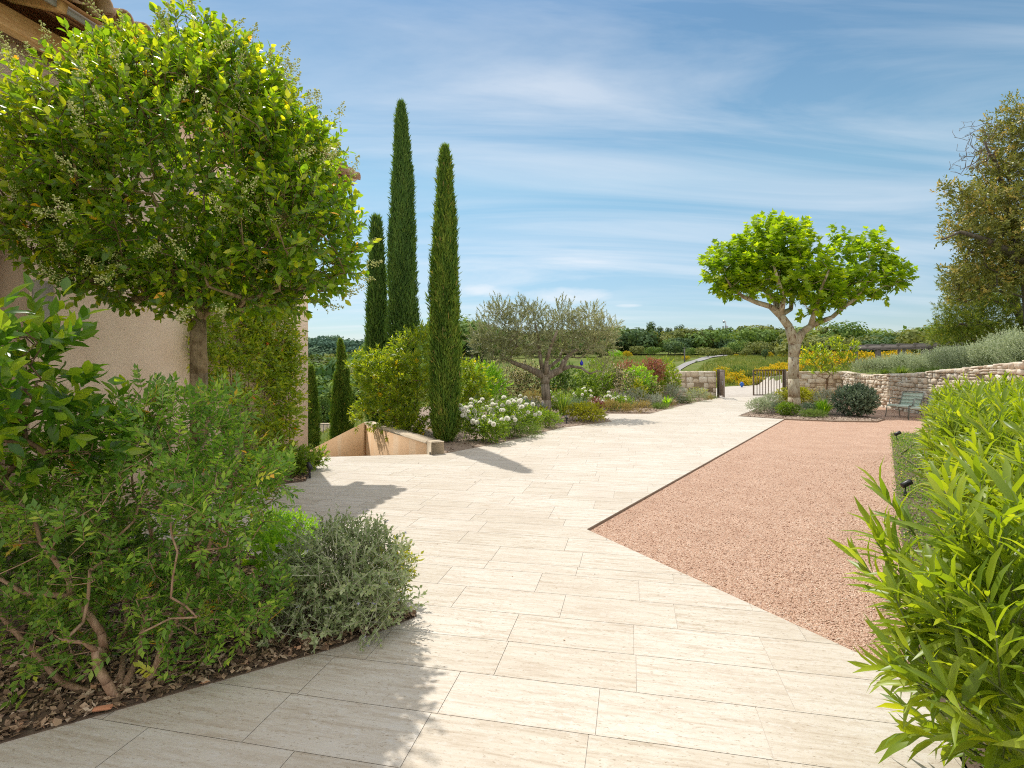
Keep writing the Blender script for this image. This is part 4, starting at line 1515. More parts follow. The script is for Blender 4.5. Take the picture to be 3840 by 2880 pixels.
# --- oleander hedge on the right
STX = lambda y: .185 + .663 * y
OL = [(.64, 1.85, .68, 1.14, 'nearest oleander of the hedge, its long leaves spreading widest'), (1.18, 2.8, .76, 1.22, 'second oleander of the hedge, arching low over the near gravel corner'),
      (1.26, 3.9, .80, 1.27, 'third oleander of the hedge, beside the nearer garden spotlight'), (1.32, 5.1, .88, 1.28, 'fourth oleander of the hedge, tall and bright, between the two spotlights'),
      (1.50, 6.8, .92, 1.27, 'fifth oleander of the hedge, above the farther garden spotlight'), (1.62, 8.6, .95, 1.28, 'farthest oleander of the hedge, partly hiding the green armchairs'), (2.9, 4.1, .9, 1.45, 'oleander of the back row, against the rough end of the curved wall'),
      (3.2, 6.2, .9, 1.42, 'oleander of the back row, in front of the rising curved wall')]
for k, (dx_, y_, r_, h_, lab) in enumerate(OL):
    base = np.array([STX(y_) + dx_, y_, -.02])
    t = thing('oleander_bush', lab, 'shrub', base, 'oleanders of the hedge beside the gravel')
    n = int(620 * (1.0 if y_ < 5.5 else .8) * (r_ / .8) ** 2)
    sp = [(0, 0, h_ * .52, r_ * .8, r_ * .85, h_ * .42)]
    for q_ in range(7):
        a = q_ * .9 + rng.random()
        sp.append((math.cos(a) * r_ * .5, math.sin(a) * r_ * .5, h_ * rng.uniform(.35, .62), r_ * .48, r_ * .48, h_ * .34))
    p, dout, u = lobes(sp, n, 3.0)
    ok = (p[:, 2] > .12) & (p[:, 2] < h_ * .93)
    p, dout, u = p[ok], dout[ok], u[ok]
    D = unit(dout * .75 + up_ * .75 + rng.normal(size=p.shape) * .22)
    sk = Skel((0, 0, 0))
    sk.attach(p[rng.choice(len(p), 110, replace=False)], .2, .06)
    g = Geo()
    sk.mesh(g, .003, .42, .02, 5)
    sl_ = rng.uniform(.14, .26, len(p))
    g.cones(p, p + D * sl_[:, None], .0035, .0022, 4)
    g.build('stems', M['green_stem'], t)
    m = 13
    lp, ld, ln, lf = shoots(p, D, sl_, m, 52, .5, up=.2)
    lens = rng.triangular(.075, .15, .205, len(lp)) * (1.12 - .35 * np.abs(lf - .45))
    g = Geo().leaves(LANCE, lp, ld, ln, lens, lens * rng.uniform(.13, .175, len(lp)), np.clip(rng.beta(2, 2.2, len(lp)) * .8 + .2 * lf, 0, 1))
    g.build('foliage', M['oleander'], t, smooth=y_ < 4)

# --- cypresses
def cypress(label, px, Y, py_top, px_w, z0, mat, n, group, lean=0.0, py_wide=None, name='cypress', L=.13, fringe=.0, pair=None):
    n = int(n * 2.0)
    x = (px - 1920) * Y / F
    h = EYE - (py_top - YH) * Y / F - z0
    r = px_w * Y / F / 2
    t = thing(name, label, 'tree', (x, Y, z0), group)
    f = np.concatenate([rng.random(int(n * .8)), rng.random(n - int(n * .8)) ** .6])
    prof = np.interp(f, [0, .04, .12, .3, .55, .75, .88, .96, 1], [.5, .84, .96, 1, .90, .64, .40, .22, .03])
    a = rng.random(n) * 2 * math.pi
    ridges = 1 + .09 * np.sin(a * 3 + f * 9) + .10 * np.sin(a * 5 - f * 17 + 1) + .07 * np.sin(f * 43 + a * 2)
    rad = r * prof * ridges * (.66 + .36 * rng.random(n) ** .6) * (1 + fringe * (rng.random(n) > .9))
    p = np.column_stack([np.cos(a) * rad + lean * f * f, np.sin(a) * rad, f * h * .985])
    d_ = unit(np.column_stack([np.cos(a), np.sin(a), np.zeros(n)]) * rng.uniform(.05, .6, n)[:, None] + up_ + rng.normal(size=(n, 3)) * .22)
    nr = np.column_stack([np.cos(a), np.sin(a), np.full(n, .1)]) + rng.normal(size=(n, 3)) * .7
    lump = .5 + .42 * np.sin(a * 4 + f * 21) * np.sin(f * 33 + a)
    tn = np.clip(lump * .5 + rng.beta(2, 2, n) * .55, 0, .96)
    tn[rng.random(n) < .012] = 1
    g = Geo().leaves(DIA, p, d_, nr, L * rng.uniform(.5, 1.4, n), L * .17 * rng.uniform(.7, 1.3, n), tn)
    k = n // 70                                                       # stray shoots standing off the column
    ka, kf = rng.random(k) * 2 * math.pi, rng.random(k) * .93 + .02
    kr = r * np.interp(kf, [0, .3, .55, .75, .96, 1], [.8, 1, .9, .64, .22, .05]) * .92
    kp = np.column_stack([np.cos(ka) * kr + lean * kf * kf, np.sin(ka) * kr, kf * h])
    kd = unit(np.column_stack([np.cos(ka), np.sin(ka), np.full(k, 1.5)]) + rng.normal(size=(k, 3)) * .2)
    for q_ in range(5):
        g.leaves(DIA, kp + kd * (L * .16 * q_), kd + rdir(k) * .45, rdir(k), L * .8, L * .16)
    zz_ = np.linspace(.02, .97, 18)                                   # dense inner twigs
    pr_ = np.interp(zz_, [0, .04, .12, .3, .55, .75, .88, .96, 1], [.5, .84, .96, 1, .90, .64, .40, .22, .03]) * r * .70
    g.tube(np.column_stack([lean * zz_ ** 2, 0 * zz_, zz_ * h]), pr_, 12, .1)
    g.build('crown', M[mat], t)
    g = Geo()
    g.tube([(0, 0, -.3), (0, 0, h * .2), (lean * .1, 0, h * .5)], [r * .22, r * .16, r * .08], 8)
    g.build('trunk', M['oak_bark'], t)
    return t


GC = 'cypresses by the steps'
cypress('tall slim cypress nearest the paving, right of the shiny green pittosporum', 1668, 11.25, 548, 94, 0, 'cypress', 15000, GC, fringe=.22, L=.14)
cypress('tallest dark cypress, rising behind the shiny green pittosporum', 1512, 13.6, 380, 98, 0, 'cypress_dark', 15000, GC, lean=-.05, L=.15, fringe=.08)
cypress('shortest of the three tall cypresses, feathery, left of the tallest', 1416, 14.8, 822, 58, -.8, 'cypress_dark', 9000, GC, lean=-.04, L=.22, fringe=.3)
GV = 'cypresses down in the valley'
cypress('low pointed cypress standing beyond the orange parapet', 1296, 16.0, 1272, 58, -1.25, 'cypress', 6500, GV, lean=-.16, L=.10)
cypress('small cypress leaning against the pointed one beyond the parapet', 1262, 15.8, 1395, 40, -1.2, 'cypress', 3500, GV, L=.10)
cypress('narrow cypress half hidden by the corner of the house', 1166, 15.0, 1372, 60, -1.3, 'cypress', 4500, GV, L=.10)

# --- pittosporums
base = np.array([-2.15, 12.3, 0])
t = thing('pittosporum_bush', 'big shiny yellow green pittosporum between the cypresses', 'shrub', base)
o3 = tuple(base)
sp = px_lobes([(1470, 1480, 110, 130, 0, .6), (1545, 1340, 90, 90, 0, .5), (1570, 1500, 80, 140, -.3, .5), (1400, 1420, 75, 75, .1, .5), (1440, 1400, 100, 90, 0, .5), (1390, 1560, 70, 50, 0, .3), (1600, 1270, 40, 40, 0, .3), (1530, 1600, 80, 40, -.4, .35), (1650, 1420, 50, 120, .5, .4), (1340, 1360, 28, 30, 0, .2)], 12.3, .5)
p, dout, u = lobes(sp, 1250, 2.2)
ok = p[:, 2] > .05
p, dout, u = p[ok], dout[ok], u[ok]
D = unit(dout * .7 + up_ * .5 + rng.normal(size=p.shape) * .35)
sk = Skel(base)
sk.attach(p[rng.choice(len(p), 200, replace=False)], .3, .1)
g = Geo()
sk.mesh(g, .004, .42, .05, 5)
g.build('stems', M['brown_stem'], t, o3)
lp, ld, ln, lf = shoots(p, D, rng.uniform(.09, .17, len(p)), 11, 60, .4)
tn = np.clip(rng.beta(2, 2, len(lp)) * .7 + .2 * lf + .1 * np.tile(u, 11) ** 4, 0, .93)
yl = np.tile(rng.random(len(p)) < .02, 11)
tn[yl] = rng.uniform(.93, 1, yl.sum())
g = Geo().leaves(DIA, lp, ld, ln, rng.uniform(.07, .11, len(lp)), rng.uniform(.026, .036, len(lp)), tn)
g.build('foliage', M['pittosporum'], t, o3)
shrub('pittosporum_bush', 'yellow green pittosporum standing right behind the nearest cypress', 'shrub', (-1.15, 13.9, 0), .62, .5, 1.75, 'pittosporum', .09, .034, 420, 10, .13, up=.5)

# --- olive tree
OY = 16.5
base = np.array([1.0, OY, 0])
t = thing('olive_tree', 'silvery olive tree with a gnarled forked trunk above the white roses', 'tree', base)
o3 = tuple(base)
sk = Skel(base + (0, 0, -.05))
b0 = sk.poly([pt(2049, 1500, OY), pt(2044, 1440, OY), pt(2046, 1412, OY)], 0, [.145, .125, .14])
sk.fix[0] = .17
sk.poly([pt(2010, 1395, OY), pt(1975, 1378, OY), pt(1945, 1368, OY), pt(1905, 1352, OY), pt(1880, 1330, OY)], b0, [.10, .085, .07, .05, .035])
m1 = sk.poly([pt(2034, 1385, OY), pt(2024, 1330, OY), pt(2020, 1280, OY), pt(2008, 1220, OY)], b0, [.07, .055, .045, .03])
m2 = sk.poly([pt(2075, 1400, OY), pt(2105, 1385, OY), pt(2118, 1350, OY), pt(2135, 1330, OY), pt(2165, 1310, OY)], b0, [.11, .10, .085, .05, .035])
sk.poly([pt(2140, 1373, OY - .2), pt(2180, 1380, OY - .4), pt(2212, 1402, OY - .5), pt(2240, 1390, OY - .6)], m2 - 3, [.045, .036, .028, .018])
sk.poly([pt(2060, 1375, OY + .3), pt(2095, 1350, OY + .6), pt(2110, 1310, OY + .8)], b0, [.055, .05, .03])
sk.poly([pt(2050, 1350, OY - .3), pt(2065, 1300, OY - .5), pt(2090, 1240, OY - .7)], b0, [.06, .045, .03])
sp = px_lobes([(1860, 1245, 85, 90, 0, .9), (1960, 1215, 85, 60, .2, .9), (1970, 1290, 95, 55, -.3, .9), (2110, 1180, 45, 45, 0, .6), (2105, 1235, 85, 60, 0, .9), (2060, 1290, 70, 55, .3, .8), (2200, 1235, 75, 75, 0, .8), (2250, 1270, 65, 70, 0, .7), (2180, 1300, 80, 45, 0, .8),
               (1800, 1290, 45, 60, 0, .6), (1880, 1320, 60, 40, -.3, .6), (1965, 1160, 30, 30, 0, .3), (1875, 1170, 40, 40, 0, .5), (2010, 1180, 40, 40, .2, .5), (2255, 1380, 30, 22, -.5, .3), (2285, 1230, 32, 35, 0, .35), (2220, 1180, 35, 30, 0, .4)], OY, .7)
p, dout, u = lobes(sp, 1850, 1.7)
D = unit(dout * .5 + up_ * .55 + rng.normal(size=p.shape) * .45)
sk.attach(p[rng.choice(len(p), 420, replace=False)], .28, .12)
g = Geo()
sk.mesh(g, .0042, .44, .06, 7)
g.build('trunk', M['olive_bark'], t, o3, smooth=True)
lp, ld, ln, lf = shoots(p, D, rng.uniform(.18, .34, len(p)), 15, 42, .4)
g = Geo().leaves(DIA, lp, ld, ln, rng.uniform(.065, .10, len(lp)), rng.uniform(.017, .025, len(lp)), np.clip(rng.beta(2, 2, len(lp)) * .8 + .2 * sm(lp[:, 0], 1.2, 2.8), 0, 1))
g.build('crown', M['olive'], t, o3)
q_ = pt(2181, 1360, OY - .4)
g = Geo()
zz_ = np.linspace(-.085, .10, 12)
g.tube(np.column_stack([0 * zz_, 0 * zz_, zz_]), [.012, .035, .045, .05, .05, .048, .04, .028, .016, .012, .004, .003], 12)
tag(g.build('glass_bauble', M['blue'], None), 'cobalt blue glass bauble hanging in the olive tree', 'ornament').location = q_

# --- plane tree
PY = 20.4
base = np.array([10.28, PY, 0])
t = thing('plane_tree', 'pruned plane tree with mottled pale bark and a wide bright green crown', 'tree', base)
o3 = tuple(base)
sk = Skel(base + (0, 0, -.05))
b0 = sk.poly([pt(2978, 1490, PY), pt(2976, 1420, PY), pt(2976, 1340, PY), pt(2980, 1290, PY)], 0, [.215, .195, .19, .215])
sk.fix[0] = .25
w = sk.poly([pt(2958, 1225, PY), pt(2925, 1180, PY)], b0, [.155, .14])
sk.poly([pt(2890, 1150, PY - .2), pt(2840, 1135, PY - .4), pt(2790, 1115, PY - .5), pt(2745, 1080, PY - .6), pt(2720, 1040, PY - .6)], w, [.10, .09, .07, .05, .03])
sk.poly([pt(2905, 1120, PY + .2), pt(2865, 1085, PY + .4), pt(2840, 1050, PY + .5), pt(2800, 1000, PY + .5)], w, [.10, .085, .06, .035])
sk.poly([pt(2940, 1120, PY - .4), pt(2920, 1060, PY - .8), pt(2900, 990, PY - 1)], w, [.085, .07, .04])
sk.poly([pt(2965, 1160, PY + .5), pt(2975, 1090, PY + .9), pt(2990, 1000, PY + 1.1)], w, [.08, .065, .04])
v = sk.poly([pt(3010, 1245, PY), pt(3040, 1222, PY), pt(3080, 1205, PY)], b0, [.13, .11, .10])
sk.poly([pt(3120, 1190, PY - .2), pt(3165, 1150, PY - .4), pt(3215, 1115, PY - .5), pt(3250, 1060, PY - .5), pt(3270, 1000, PY - .4)], v, [.075, .07, .06, .045, .03])
sk.poly([pt(3050, 1180, PY + .4), pt(3080, 1130, PY + .8), pt(3120, 1060, PY + 1)], v - 1, [.07, .055, .035])
sk.poly([pt(3060, 1150, PY - .5), pt(3080, 1080, PY - .9), pt(3110, 1010, PY - 1.1)], v - 1, [.07, .055, .035])
sp = px_lobes([(2770, 1010, 130, 105, 0, 1.2), (2720, 1020, 80, 85, -.3, .8), (2880, 945, 120, 110, 0, 1.5), (2950, 935, 105, 90, .2, 1.4), (2900, 1050, 140, 75, -.3, 1.5), (2995, 1010, 95, 95, 0, 1.4), (3050, 1110, 105, 85, -.3, 1.2), (3140, 990, 34, 90, 0, .6), (3150, 1080, 100, 70, 0, 1.2),
               (3262, 955, 62, 82, 0, .8), (3255, 1060, 110, 70, -.2, 1.0), (3345, 1040, 60, 50, 0, .7), (2870, 860, 45, 45, 0, .6), (2985, 862, 30, 30, 0, .4), (3146, 885, 18, 40, 0, .3), (2765, 1095, 75, 32, -.4, .6)], PY, 1)
p, dout, u = lobes(sp, 1600, 2.0)
D = unit(dout * .55 + up_ * .6 + rng.normal(size=p.shape) * .4)
sk.attach(p[rng.choice(len(p), 330, replace=False)], .45, .08)
g = Geo()
sk.mesh(g, .007, .44, .07, 8)
g.build('trunk', M['plane_bark'], t, o3, smooth=True)
lp, ld, ln, lf = shoots(p, D, rng.uniform(.2, .38, len(p)), 6, 62, .5, up=1.0)
ld = unit(ld - up_ * .25)
g = Geo().leaves(MAPLE, lp, ld, ln, rng.uniform(.13, .22, len(lp)), rng.uniform(.15, .25, len(lp)), np.clip(rng.beta(2, 2, len(lp)) * .75 + .22 * np.tile(u, 6) ** 5, 0, 1))
g.build('crown', M['plane'], t, o3)
# --- small loquat behind the plane bed
LQ = 23.5
base = np.array([(3102 - 1920) * LQ / F, LQ, 0])
t = thing('loquat_tree', 'small yellow leaved tree in front of the straight stone wall', 'tree', base)
o3 = tuple(base)
sk = Skel(base)
b0 = sk.poly([pt(3100, 1440, LQ), pt(3103, 1420, LQ)], 0, [.055, .05])
sk.fix[0] = .06
sp = px_lobes([(3060, 1345, 55, 50, 0, .5), (3120, 1320, 60, 45, 0, .5), (3170, 1345, 40, 40, 0, .4), (3095, 1390, 50, 30, 0, .4), (3030, 1330, 28, 28, 0, .3), (3195, 1310, 26, 24, 0, .3), (3120, 1285, 30, 16, 0, .2)], LQ, .4)
p, dout, u = lobes(sp, 150, 1.4)
D = unit(dout * .5 + up_ * .8 + rng.normal(size=p.shape) * .3)
sk.attach(p[:90], .3, .1)
g = Geo()
sk.mesh(g, .005, .4, .05, 6)
g.build('trunk', M['brown_stem'], t, o3)
lp, ld, ln, lf = shoots(p, D, rng.uniform(.1, .2, len(p)), 9, 58, .4)
g = Geo().leaves(DIA, lp, ld, ln, rng.uniform(.13, .20, len(lp)), rng.uniform(.045, .06, len(lp)), np.clip(rng.beta(2, 2, len(lp)) * .5 + .5 * lf, 0, .97))
g.build('crown', M['pittosporum'], t, o3)

# ------------------------------------------------------------------ the mixed beds
def S_(px, Y, wpx, top):
    return (((px - 1920) * Y / F, Y, 0.0), wpx * Y / F / 2, EYE - (top - YH) * Y / F)


ROSES = 'white rose bushes in the flower bed'
_r = Geo().inst(ROSE, np.zeros((1, 3)), np.array([[1.0, 0, 0]]), np.array([[0, 1.0, 0]]), np.array([[0, 0, 1.0]]), 1.0, .5).build('blossom', M['petal'])
rose_mesh = _r.data
bpy.data.objects.remove(_r)
RB = [(1785, 11.5, 150, 1500, 26, 'white rose bush full of blooms right beside the nearest cypress'), (1905, 12.0, 160, 1490, 24, 'white rose bush with the most blooms, in front of the olive trunk'),
      (1850, 11.15, 120, 1560, 9, 'low front white rose bush drooping over the paving edge'), (1990, 12.9, 110, 1520, 5, 'sparse rose bush with a few blooms below the olive trunk'),
      (2085, 17.6, 95, 1462, 8, 'white rose bush just right of the olive trunk'), (2175, 18.4, 95, 1452, 10, 'white rose bush behind the yellow spindle, before the dark hedge'),
      (2295, 18.8, 100, 1475, 12, 'white rose bush next to the red barberry'), (1960, 16.6, 60, 1490, 4, 'small rose bush with one cluster left of the olive trunk')]
for px, Y, w, top, nb, lab in RB:
    b, r, h = S_(px, Y, w, top)
    shrub('rose_bush', lab, 'rose bush', b, r, r * .9, h * .95, 'green', .05, .028, int(150 + 900 * r * h), 6, .10, stem='green_stem', group=ROSES, rnd=.5, lumps=5, bloom=('blossoms', 'petal', 'rose', int(nb * 1.6), .058))

BEDS = [
    # name, label, category, px, Y, width px, top px, material, leaf L, W, shoots, extra
    ('creeping_rosemary', 'low creeping green rosemary spilling towards the paving below the roses', 'plant', 1965, 12.1, 150, 1598, 'rosemary', .035, .006, 420, dict(m=12, sl=.12, rnd=.6)),
    ('spirea_bush', 'loose olive green bush between the front roses and the yellow spindle', 'shrub', 2045, 13.7, 140, 1545, 'green', .04, .016, 420, dict(m=8, sl=.10)),
    ('spindle_bush', 'large golden yellow spindle bush at the tip of the flower bed', 'shrub', 2205, 15.2, 165, 1512, 'yellow', .05, .026, 520, dict(m=8, sl=.08)),
    ('spindle_bush', 'small golden spindle bush at the foot of the olive trunk', 'shrub', 2040, 15.2, 70, 1528, 'yellow', .045, .024, 160, dict(m=8, sl=.07)),
    ('spindle_bush', 'tiny golden spindle in front of the red barberry', 'shrub', 2252, 15.9, 38, 1535, 'yellow', .045, .024, 60, dict(m=8, sl=.06)),
    ('lavender_bush', 'grey green lavender left of the olive trunk', 'plant', 1985, 15.6, 120, 1500, 'lavender', .05, .007, 420, dict(m=10, sl=.14, ang=25, up=1.0, bloom=('blossoms', 'mauve', 'spike', 26, .16))),
    ('lavender_bush', 'grey green lavender right of the olive trunk', 'plant', 2150, 17.2, 110, 1500, 'lavender', .05, .007, 380, dict(m=10, sl=.14, ang=25, up=1.0)),
    ('cotton_lavender', 'silver grey bush right of the nearest cypress', 'shrub', 1775, 15.2, 110, 1448, 'silver', .04, .012, 520, dict(m=9, sl=.10)),
    ('oleander_shrub', 'bright green narrow leaved shrub behind the silver bush', 'shrub', 1825, 16.8, 150, 1368, 'bright', .15, .022, 260, dict(m=10, sl=.2, ang=40, up=.9, tmpl=BLADE)),
    ('elaeagnus_hedge_shrub', 'cream edged dark shrub left behind the olive tree', 'shrub', 1870, 19.4, 180, 1335, 'variegated', .075, .034, 620, dict(m=8, sl=.14)),
    ('elaeagnus_hedge_shrub', 'cream edged dark shrub right behind the olive trunk', 'shrub', 1990, 19.8, 160, 1352, 'variegated', .075, .034, 540, dict(m=8, sl=.14)),
    ('laurel_hedge_shrub', 'dark green hedge shrub just right of the olive trunk', 'shrub', 2105, 20.2, 180, 1345, 'dark', .09, .036, 620, dict(m=8, sl=.14)),
    ('laurel_hedge_shrub', 'fresh green hedge shrub behind the blue bauble', 'shrub', 2225, 20.4, 160, 1345, 'green', .09, .036, 560, dict(m=8, sl=.14)),
    ('elaeagnus_hedge_shrub', 'cream edged shrub between the two green hedge shrubs', 'shrub', 2318, 20.6, 130, 1365, 'variegated', .075, .034, 430, dict(m=8, sl=.14)),
    ('laurel_hedge_shrub', 'bright green hedge shrub left of the red photinia', 'shrub', 2395, 21.2, 130, 1368, 'bright', .08, .034, 460, dict(m=8, sl=.14)),
    ('spindle_hedge_shrub', 'yellow splashed hedge shrub low in front of the photinia', 'shrub', 2398, 20.4, 60, 1415, 'yellow', .06, .028, 170, dict(m=8, sl=.10)),
    ('photinia_shrub', 'tall photinia with coppery red young leaves', 'shrub', 2440, 22.0, 100, 1345, 'red', .085, .034, 300, dict(m=8, sl=.16, lift=.7)),
    ('photinia_shrub', 'slim photinia with red tips poking out of the hedge', 'shrub', 2345, 21.8, 95, 1352, 'red', .085, .034, 150, dict(m=7, sl=.18, lift=.9)),
    ('privet_hedge_shrub', 'rounded yellow green bush at the end of the stone gate wall', 'shrub', 2492, 22.6, 130, 1340, 'pittosporum', .07, .034, 760, dict(m=8, sl=.12)),
    ('elaeagnus_hedge_shrub', 'grey leaved shrub below the photinia', 'shrub', 2440, 21.0, 80, 1425, 'variegated', .06, .026, 260, dict(m=8, sl=.12)),
    ('barberry_bush', 'small deep red barberry at the paving corner', 'shrub', 2234, 17.95, 68, 1494, 'barberry', .035, .018, 230, dict(m=8, sl=.08)),
    ('helichrysum_bush', 'straw coloured small bush between barberry and roses', 'plant', 2290, 18.05, 62, 1502, 'straw', .04, .01, 200, dict(m=8, sl=.10, up=.8)),
    ('helichrysum_bush', 'pale straw coloured bush in the middle of the bed edge', 'plant', 2338, 17.95, 70, 1514, 'straw', .035, .008, 230, dict(m=9, sl=.10)),
    ('helichrysum_bush', 'rounded straw coloured bush at the corner of the bed edge', 'plant', 2405, 17.9, 78, 1505, 'straw', .035, .008, 280, dict(m=9, sl=.10)),
    ('cotton_lavender', 'small silver bush right behind the straw coloured ones', 'shrub', 2318, 19.6, 56, 1462, 'silver', .04, .012, 220, dict(m=9, sl=.10)),
    ('cotton_lavender', 'rounded silver bush below the bright green hedge shrub', 'shrub', 2388, 20.0, 78, 1458, 'silver', .04, .012, 330, dict(m=9, sl=.10)),
    ('cotton_lavender', 'low silver bush right of the rounded straw bush', 'shrub', 2457, 19.9, 64, 1477, 'silver', .04, .012, 260, dict(m=9, sl=.10)),
    ('cotton_lavender', 'biggest silver bush, in front of the stone gate wall', 'shrub', 2532, 21.9, 84, 1441, 'silver', .045, .013, 420, dict(m=9, sl=.12)),
    ('cotton_lavender', 'yellow tipped sage bush in front of the stone gate wall', 'shrub', 2615, 23.2, 86, 1458, 'sage', .045, .012, 380, dict(m=9, sl=.12, bloom=('blossoms', 'yellow', 'leaf', 50, .03))),
    ('mixed_perennial', 'leafy green plant between the straw and silver bushes', 'plant', 2352, 19.1, 66, 1492, 'green', .05, .02, 200, dict(m=8, sl=.10)),
    ('helichrysum_bush', 'straw coloured plant before the biggest silver bush', 'plant', 2508, 20.8, 58, 1502, 'straw', .04, .01, 170, dict(m=8, sl=.10)),
    ('creeping_rosemary', 'green creeping rosemary in the bed before the gate wall', 'plant', 2572, 22.2, 84, 1494, 'rosemary', .04, .008, 280, dict(m=11, sl=.12, rnd=.6)),
    ('creeping_rosemary', 'green creeping rosemary right of the rounded straw bush', 'plant', 2484, 19.4, 90, 1519, 'rosemary', .04, .008, 280, dict(m=11, sl=.12, rnd=.6)),
    ('helichrysum_bush', 'last straw coloured plant close to the gate post', 'plant', 2650, 24.1, 44, 1479, 'straw', .04, .01, 130, dict(m=8, sl=.10)),
    ('creeping_rosemary', 'little green rosemary at the end of the bed by the gate', 'plant', 2668, 24.7, 36, 1486, 'rosemary', .04, .008, 110, dict(m=10, sl=.10)),
    ('spirea_bush', 'pale flowered spirea behind the olive trunk', 'shrub', 2010, 17.9, 130, 1462, 'straw', .04, .014, 330, dict(m=8, sl=.12)),
    # round the plane tree
    ('teucrium_ball', 'grey green rounded bush at the pointed corner of the tree bed', 'shrub', 2850, 17.6, 100, 1494, 'sage', .035, .012, 620, dict(m=9, sl=.08)),
    ('teucrium_ball', 'grey green bush just behind the corner one, left of the plane trunk', 'shrub', 2900, 19.5, 88, 1476, 'sage', .035, .012, 480, dict(m=9, sl=.09)),
    ('box_ball', 'clipped dark green box ball in front of the plane trunk', 'shrub', 2955, 16.9, 96, 1511, 'box', .03, .015, 900, dict(m=8, sl=.06, lumps=1)),
    ('choisya_bush', 'golden choisya bush left of the plane trunk', 'shrub', 2937, 21.6, 56, 1456, 'yellow', .06, .026, 230, dict(m=8, sl=.10)),
    ('choisya_bush', 'golden choisya bush right of the plane trunk', 'shrub', 3012, 21.6, 62, 1457, 'yellow', .06, .026, 260, dict(m=8, sl=.10)),
    ('choisya_bush', 'smaller golden choisya next to the tall silver plant', 'shrub', 3050, 21.2, 52, 1470, 'yellow', .06, .026, 190, dict(m=8, sl=.10)),
    ('lavender_bush', 'blue grey lavender mound right of the box ball', 'plant', 3036, 17.7, 84, 1518, 'lavender', .045, .007, 420, dict(m=10, sl=.10, ang=30, up=.8)),
    ('lavender_bush', 'small blue grey lavender squeezed left of the box ball', 'plant', 2908, 17.8, 44, 1514, 'lavender', .045, .007, 170, dict(m=10, sl=.10, ang=30, up=.8)),
    ('creeping_rosemary', 'low dark green rosemary mound at the gravel edge', 'plant', 3046, 16.35, 98, 1541, 'rosemary', .035, .007, 520, dict(m=11, sl=.08)),
    ('helichrysum_bush', 'tall silver plant with pale flower heads behind the daylily', 'plant', 3090, 19.8, 78, 1464, 'silver', .05, .010, 300, dict(m=10, sl=.16, ang=30, up=1.1, bloom=('blossoms', 'straw', 'leaf', 36, .035))),
    ('oleaster_ball', 'big round grey green oleaster ball between the gravel and the curved wall', 'shrub', 3208, 16.7, 168, 1449, 'elaeagnus', .065, .03, 1500, dict(m=8, sl=.11, lumps=2, lift=.04)),
]
for nm, lab, cat, px, Y, w, top, mt, L, W, n, kw in BEDS:
    b, r, h = S_(px, Y, w, top)
    shrub(nm, lab, cat, b, r, r * .92, h, mt, L, W, n, **kw)
b, r, h = S_(1908, 15.7, 130, 1478)
tuft('ornamental_grass', 'soft green ornamental grass clump left of the olive trunk', 'grass', b, r, h, 'cover', 900, .012, 1.0)
b, r, h = S_(3088, 17.2, 78, 1500)
tuft('daylily', 'fresh green daylily with strap leaves beside the oleaster ball', 'plant', b, r, h * 1.15, 'bright', 150, .035, 1.1)
b, r, h = S_(2500, 20.3, 50, 1482)
tuft('daylily', 'strap leaved plant in front of the biggest silver bush', 'plant', b, r, h * 1.1, 'bright', 70, .035, 1.0)
b, r, h = S_(2110, 16.9, 70, 1455)
tuft('foxtail_lily', 'thin upright green plant with tall stalks right of the olive trunk', 'plant', b, r, h, 'cover', 160, .012, .5, bloom=('flower_spikes', 'straw', 12, .03))

# ------------------------------------------------------------------ the slope behind the curved wall
SLOPE = [(3262, 23.6, 130, 1360), (3335, 22.8, 140, 1350), (3405, 21.6, 140, 1342), (3470, 20.6, 140, 1332), (3540, 19.6, 150, 1325), (3605, 18.6, 150, 1318), (3668, 17.6, 150, 1306), (3735, 16.8, 160, 1275),
         (3800, 16.0, 150, 1250), (3870, 15.4, 150, 1244), (3560, 22.4, 160, 1318), (3690, 20.6, 170, 1302), (3790, 19.4, 180, 1252), (3430, 24.0, 130, 1344)]
SL_L = ['silvery germander at the low end of the slope, next to the yellow broom', 'second silvery germander from the low end of the slope', 'silvery germander on the slope above the green armchairs', 'silvery germander on the slope under the dark pergola beam',
        'silvery germander halfway up the slope behind the curved wall', 'silvery germander on the slope under the end of the pergola', 'tall silvery germander under the holm oak crown', 'tall silvery germander near the high end of the curved wall',
        'big silvery germander above the oleanders at the high end of the wall', 'silvery germander cut by the edge of the photo', 'silvery germander in the back row before the pergola end', 'silvery germander in the back row under the pine branches',
        'tallest silvery germander of the back row, under the pine', 'silvery germander of the back row at the first pergola posts']
for (px, Y, w, top), lab in zip(SLOPE, SL_L):
    x = (px - 1920) * Y / F
    z = float(terrain(x, Y))
    h = max(.5, EYE - (top - YH) * Y / F - z)
    r = w * Y / F / 2
    shrub('germander_slope_bush', lab, 'shrub', (x, Y, z), r, r * .9, h, 'sage', .055, .026, int(330 * (1 + h)), 9, .26, ang=48, up=1.5, stem='pale_stem', group='silvery germanders on the slope', rnd=.45)
for k, (px, Y) in enumerate([(3452, 19.1), (3510, 18.2), (3575, 17.2), (3640, 16.4), (3700, 15.7), (3560, 18.0), (3380, 20.4), (3320, 22.0), (3760, 15.2), (3820, 14.7)]):
    x = max((px - 1920) * Y / F, float(wall_x(Y)) + .42)
    if k == 0:
        fern = tuft('fern_clump', 'small green fern growing over the top of the curved wall', 'fern', (x, Y, float(terrain(x, Y))), .35, .40, 'rosemary', 240, .02, 1.5, group='ferns along the top of the curved wall')
    else:
        copy_tree(fern, (x, Y, float(terrain(x, Y))), k * 1.3, .9 + .25 * math.sin(k * 2.3))

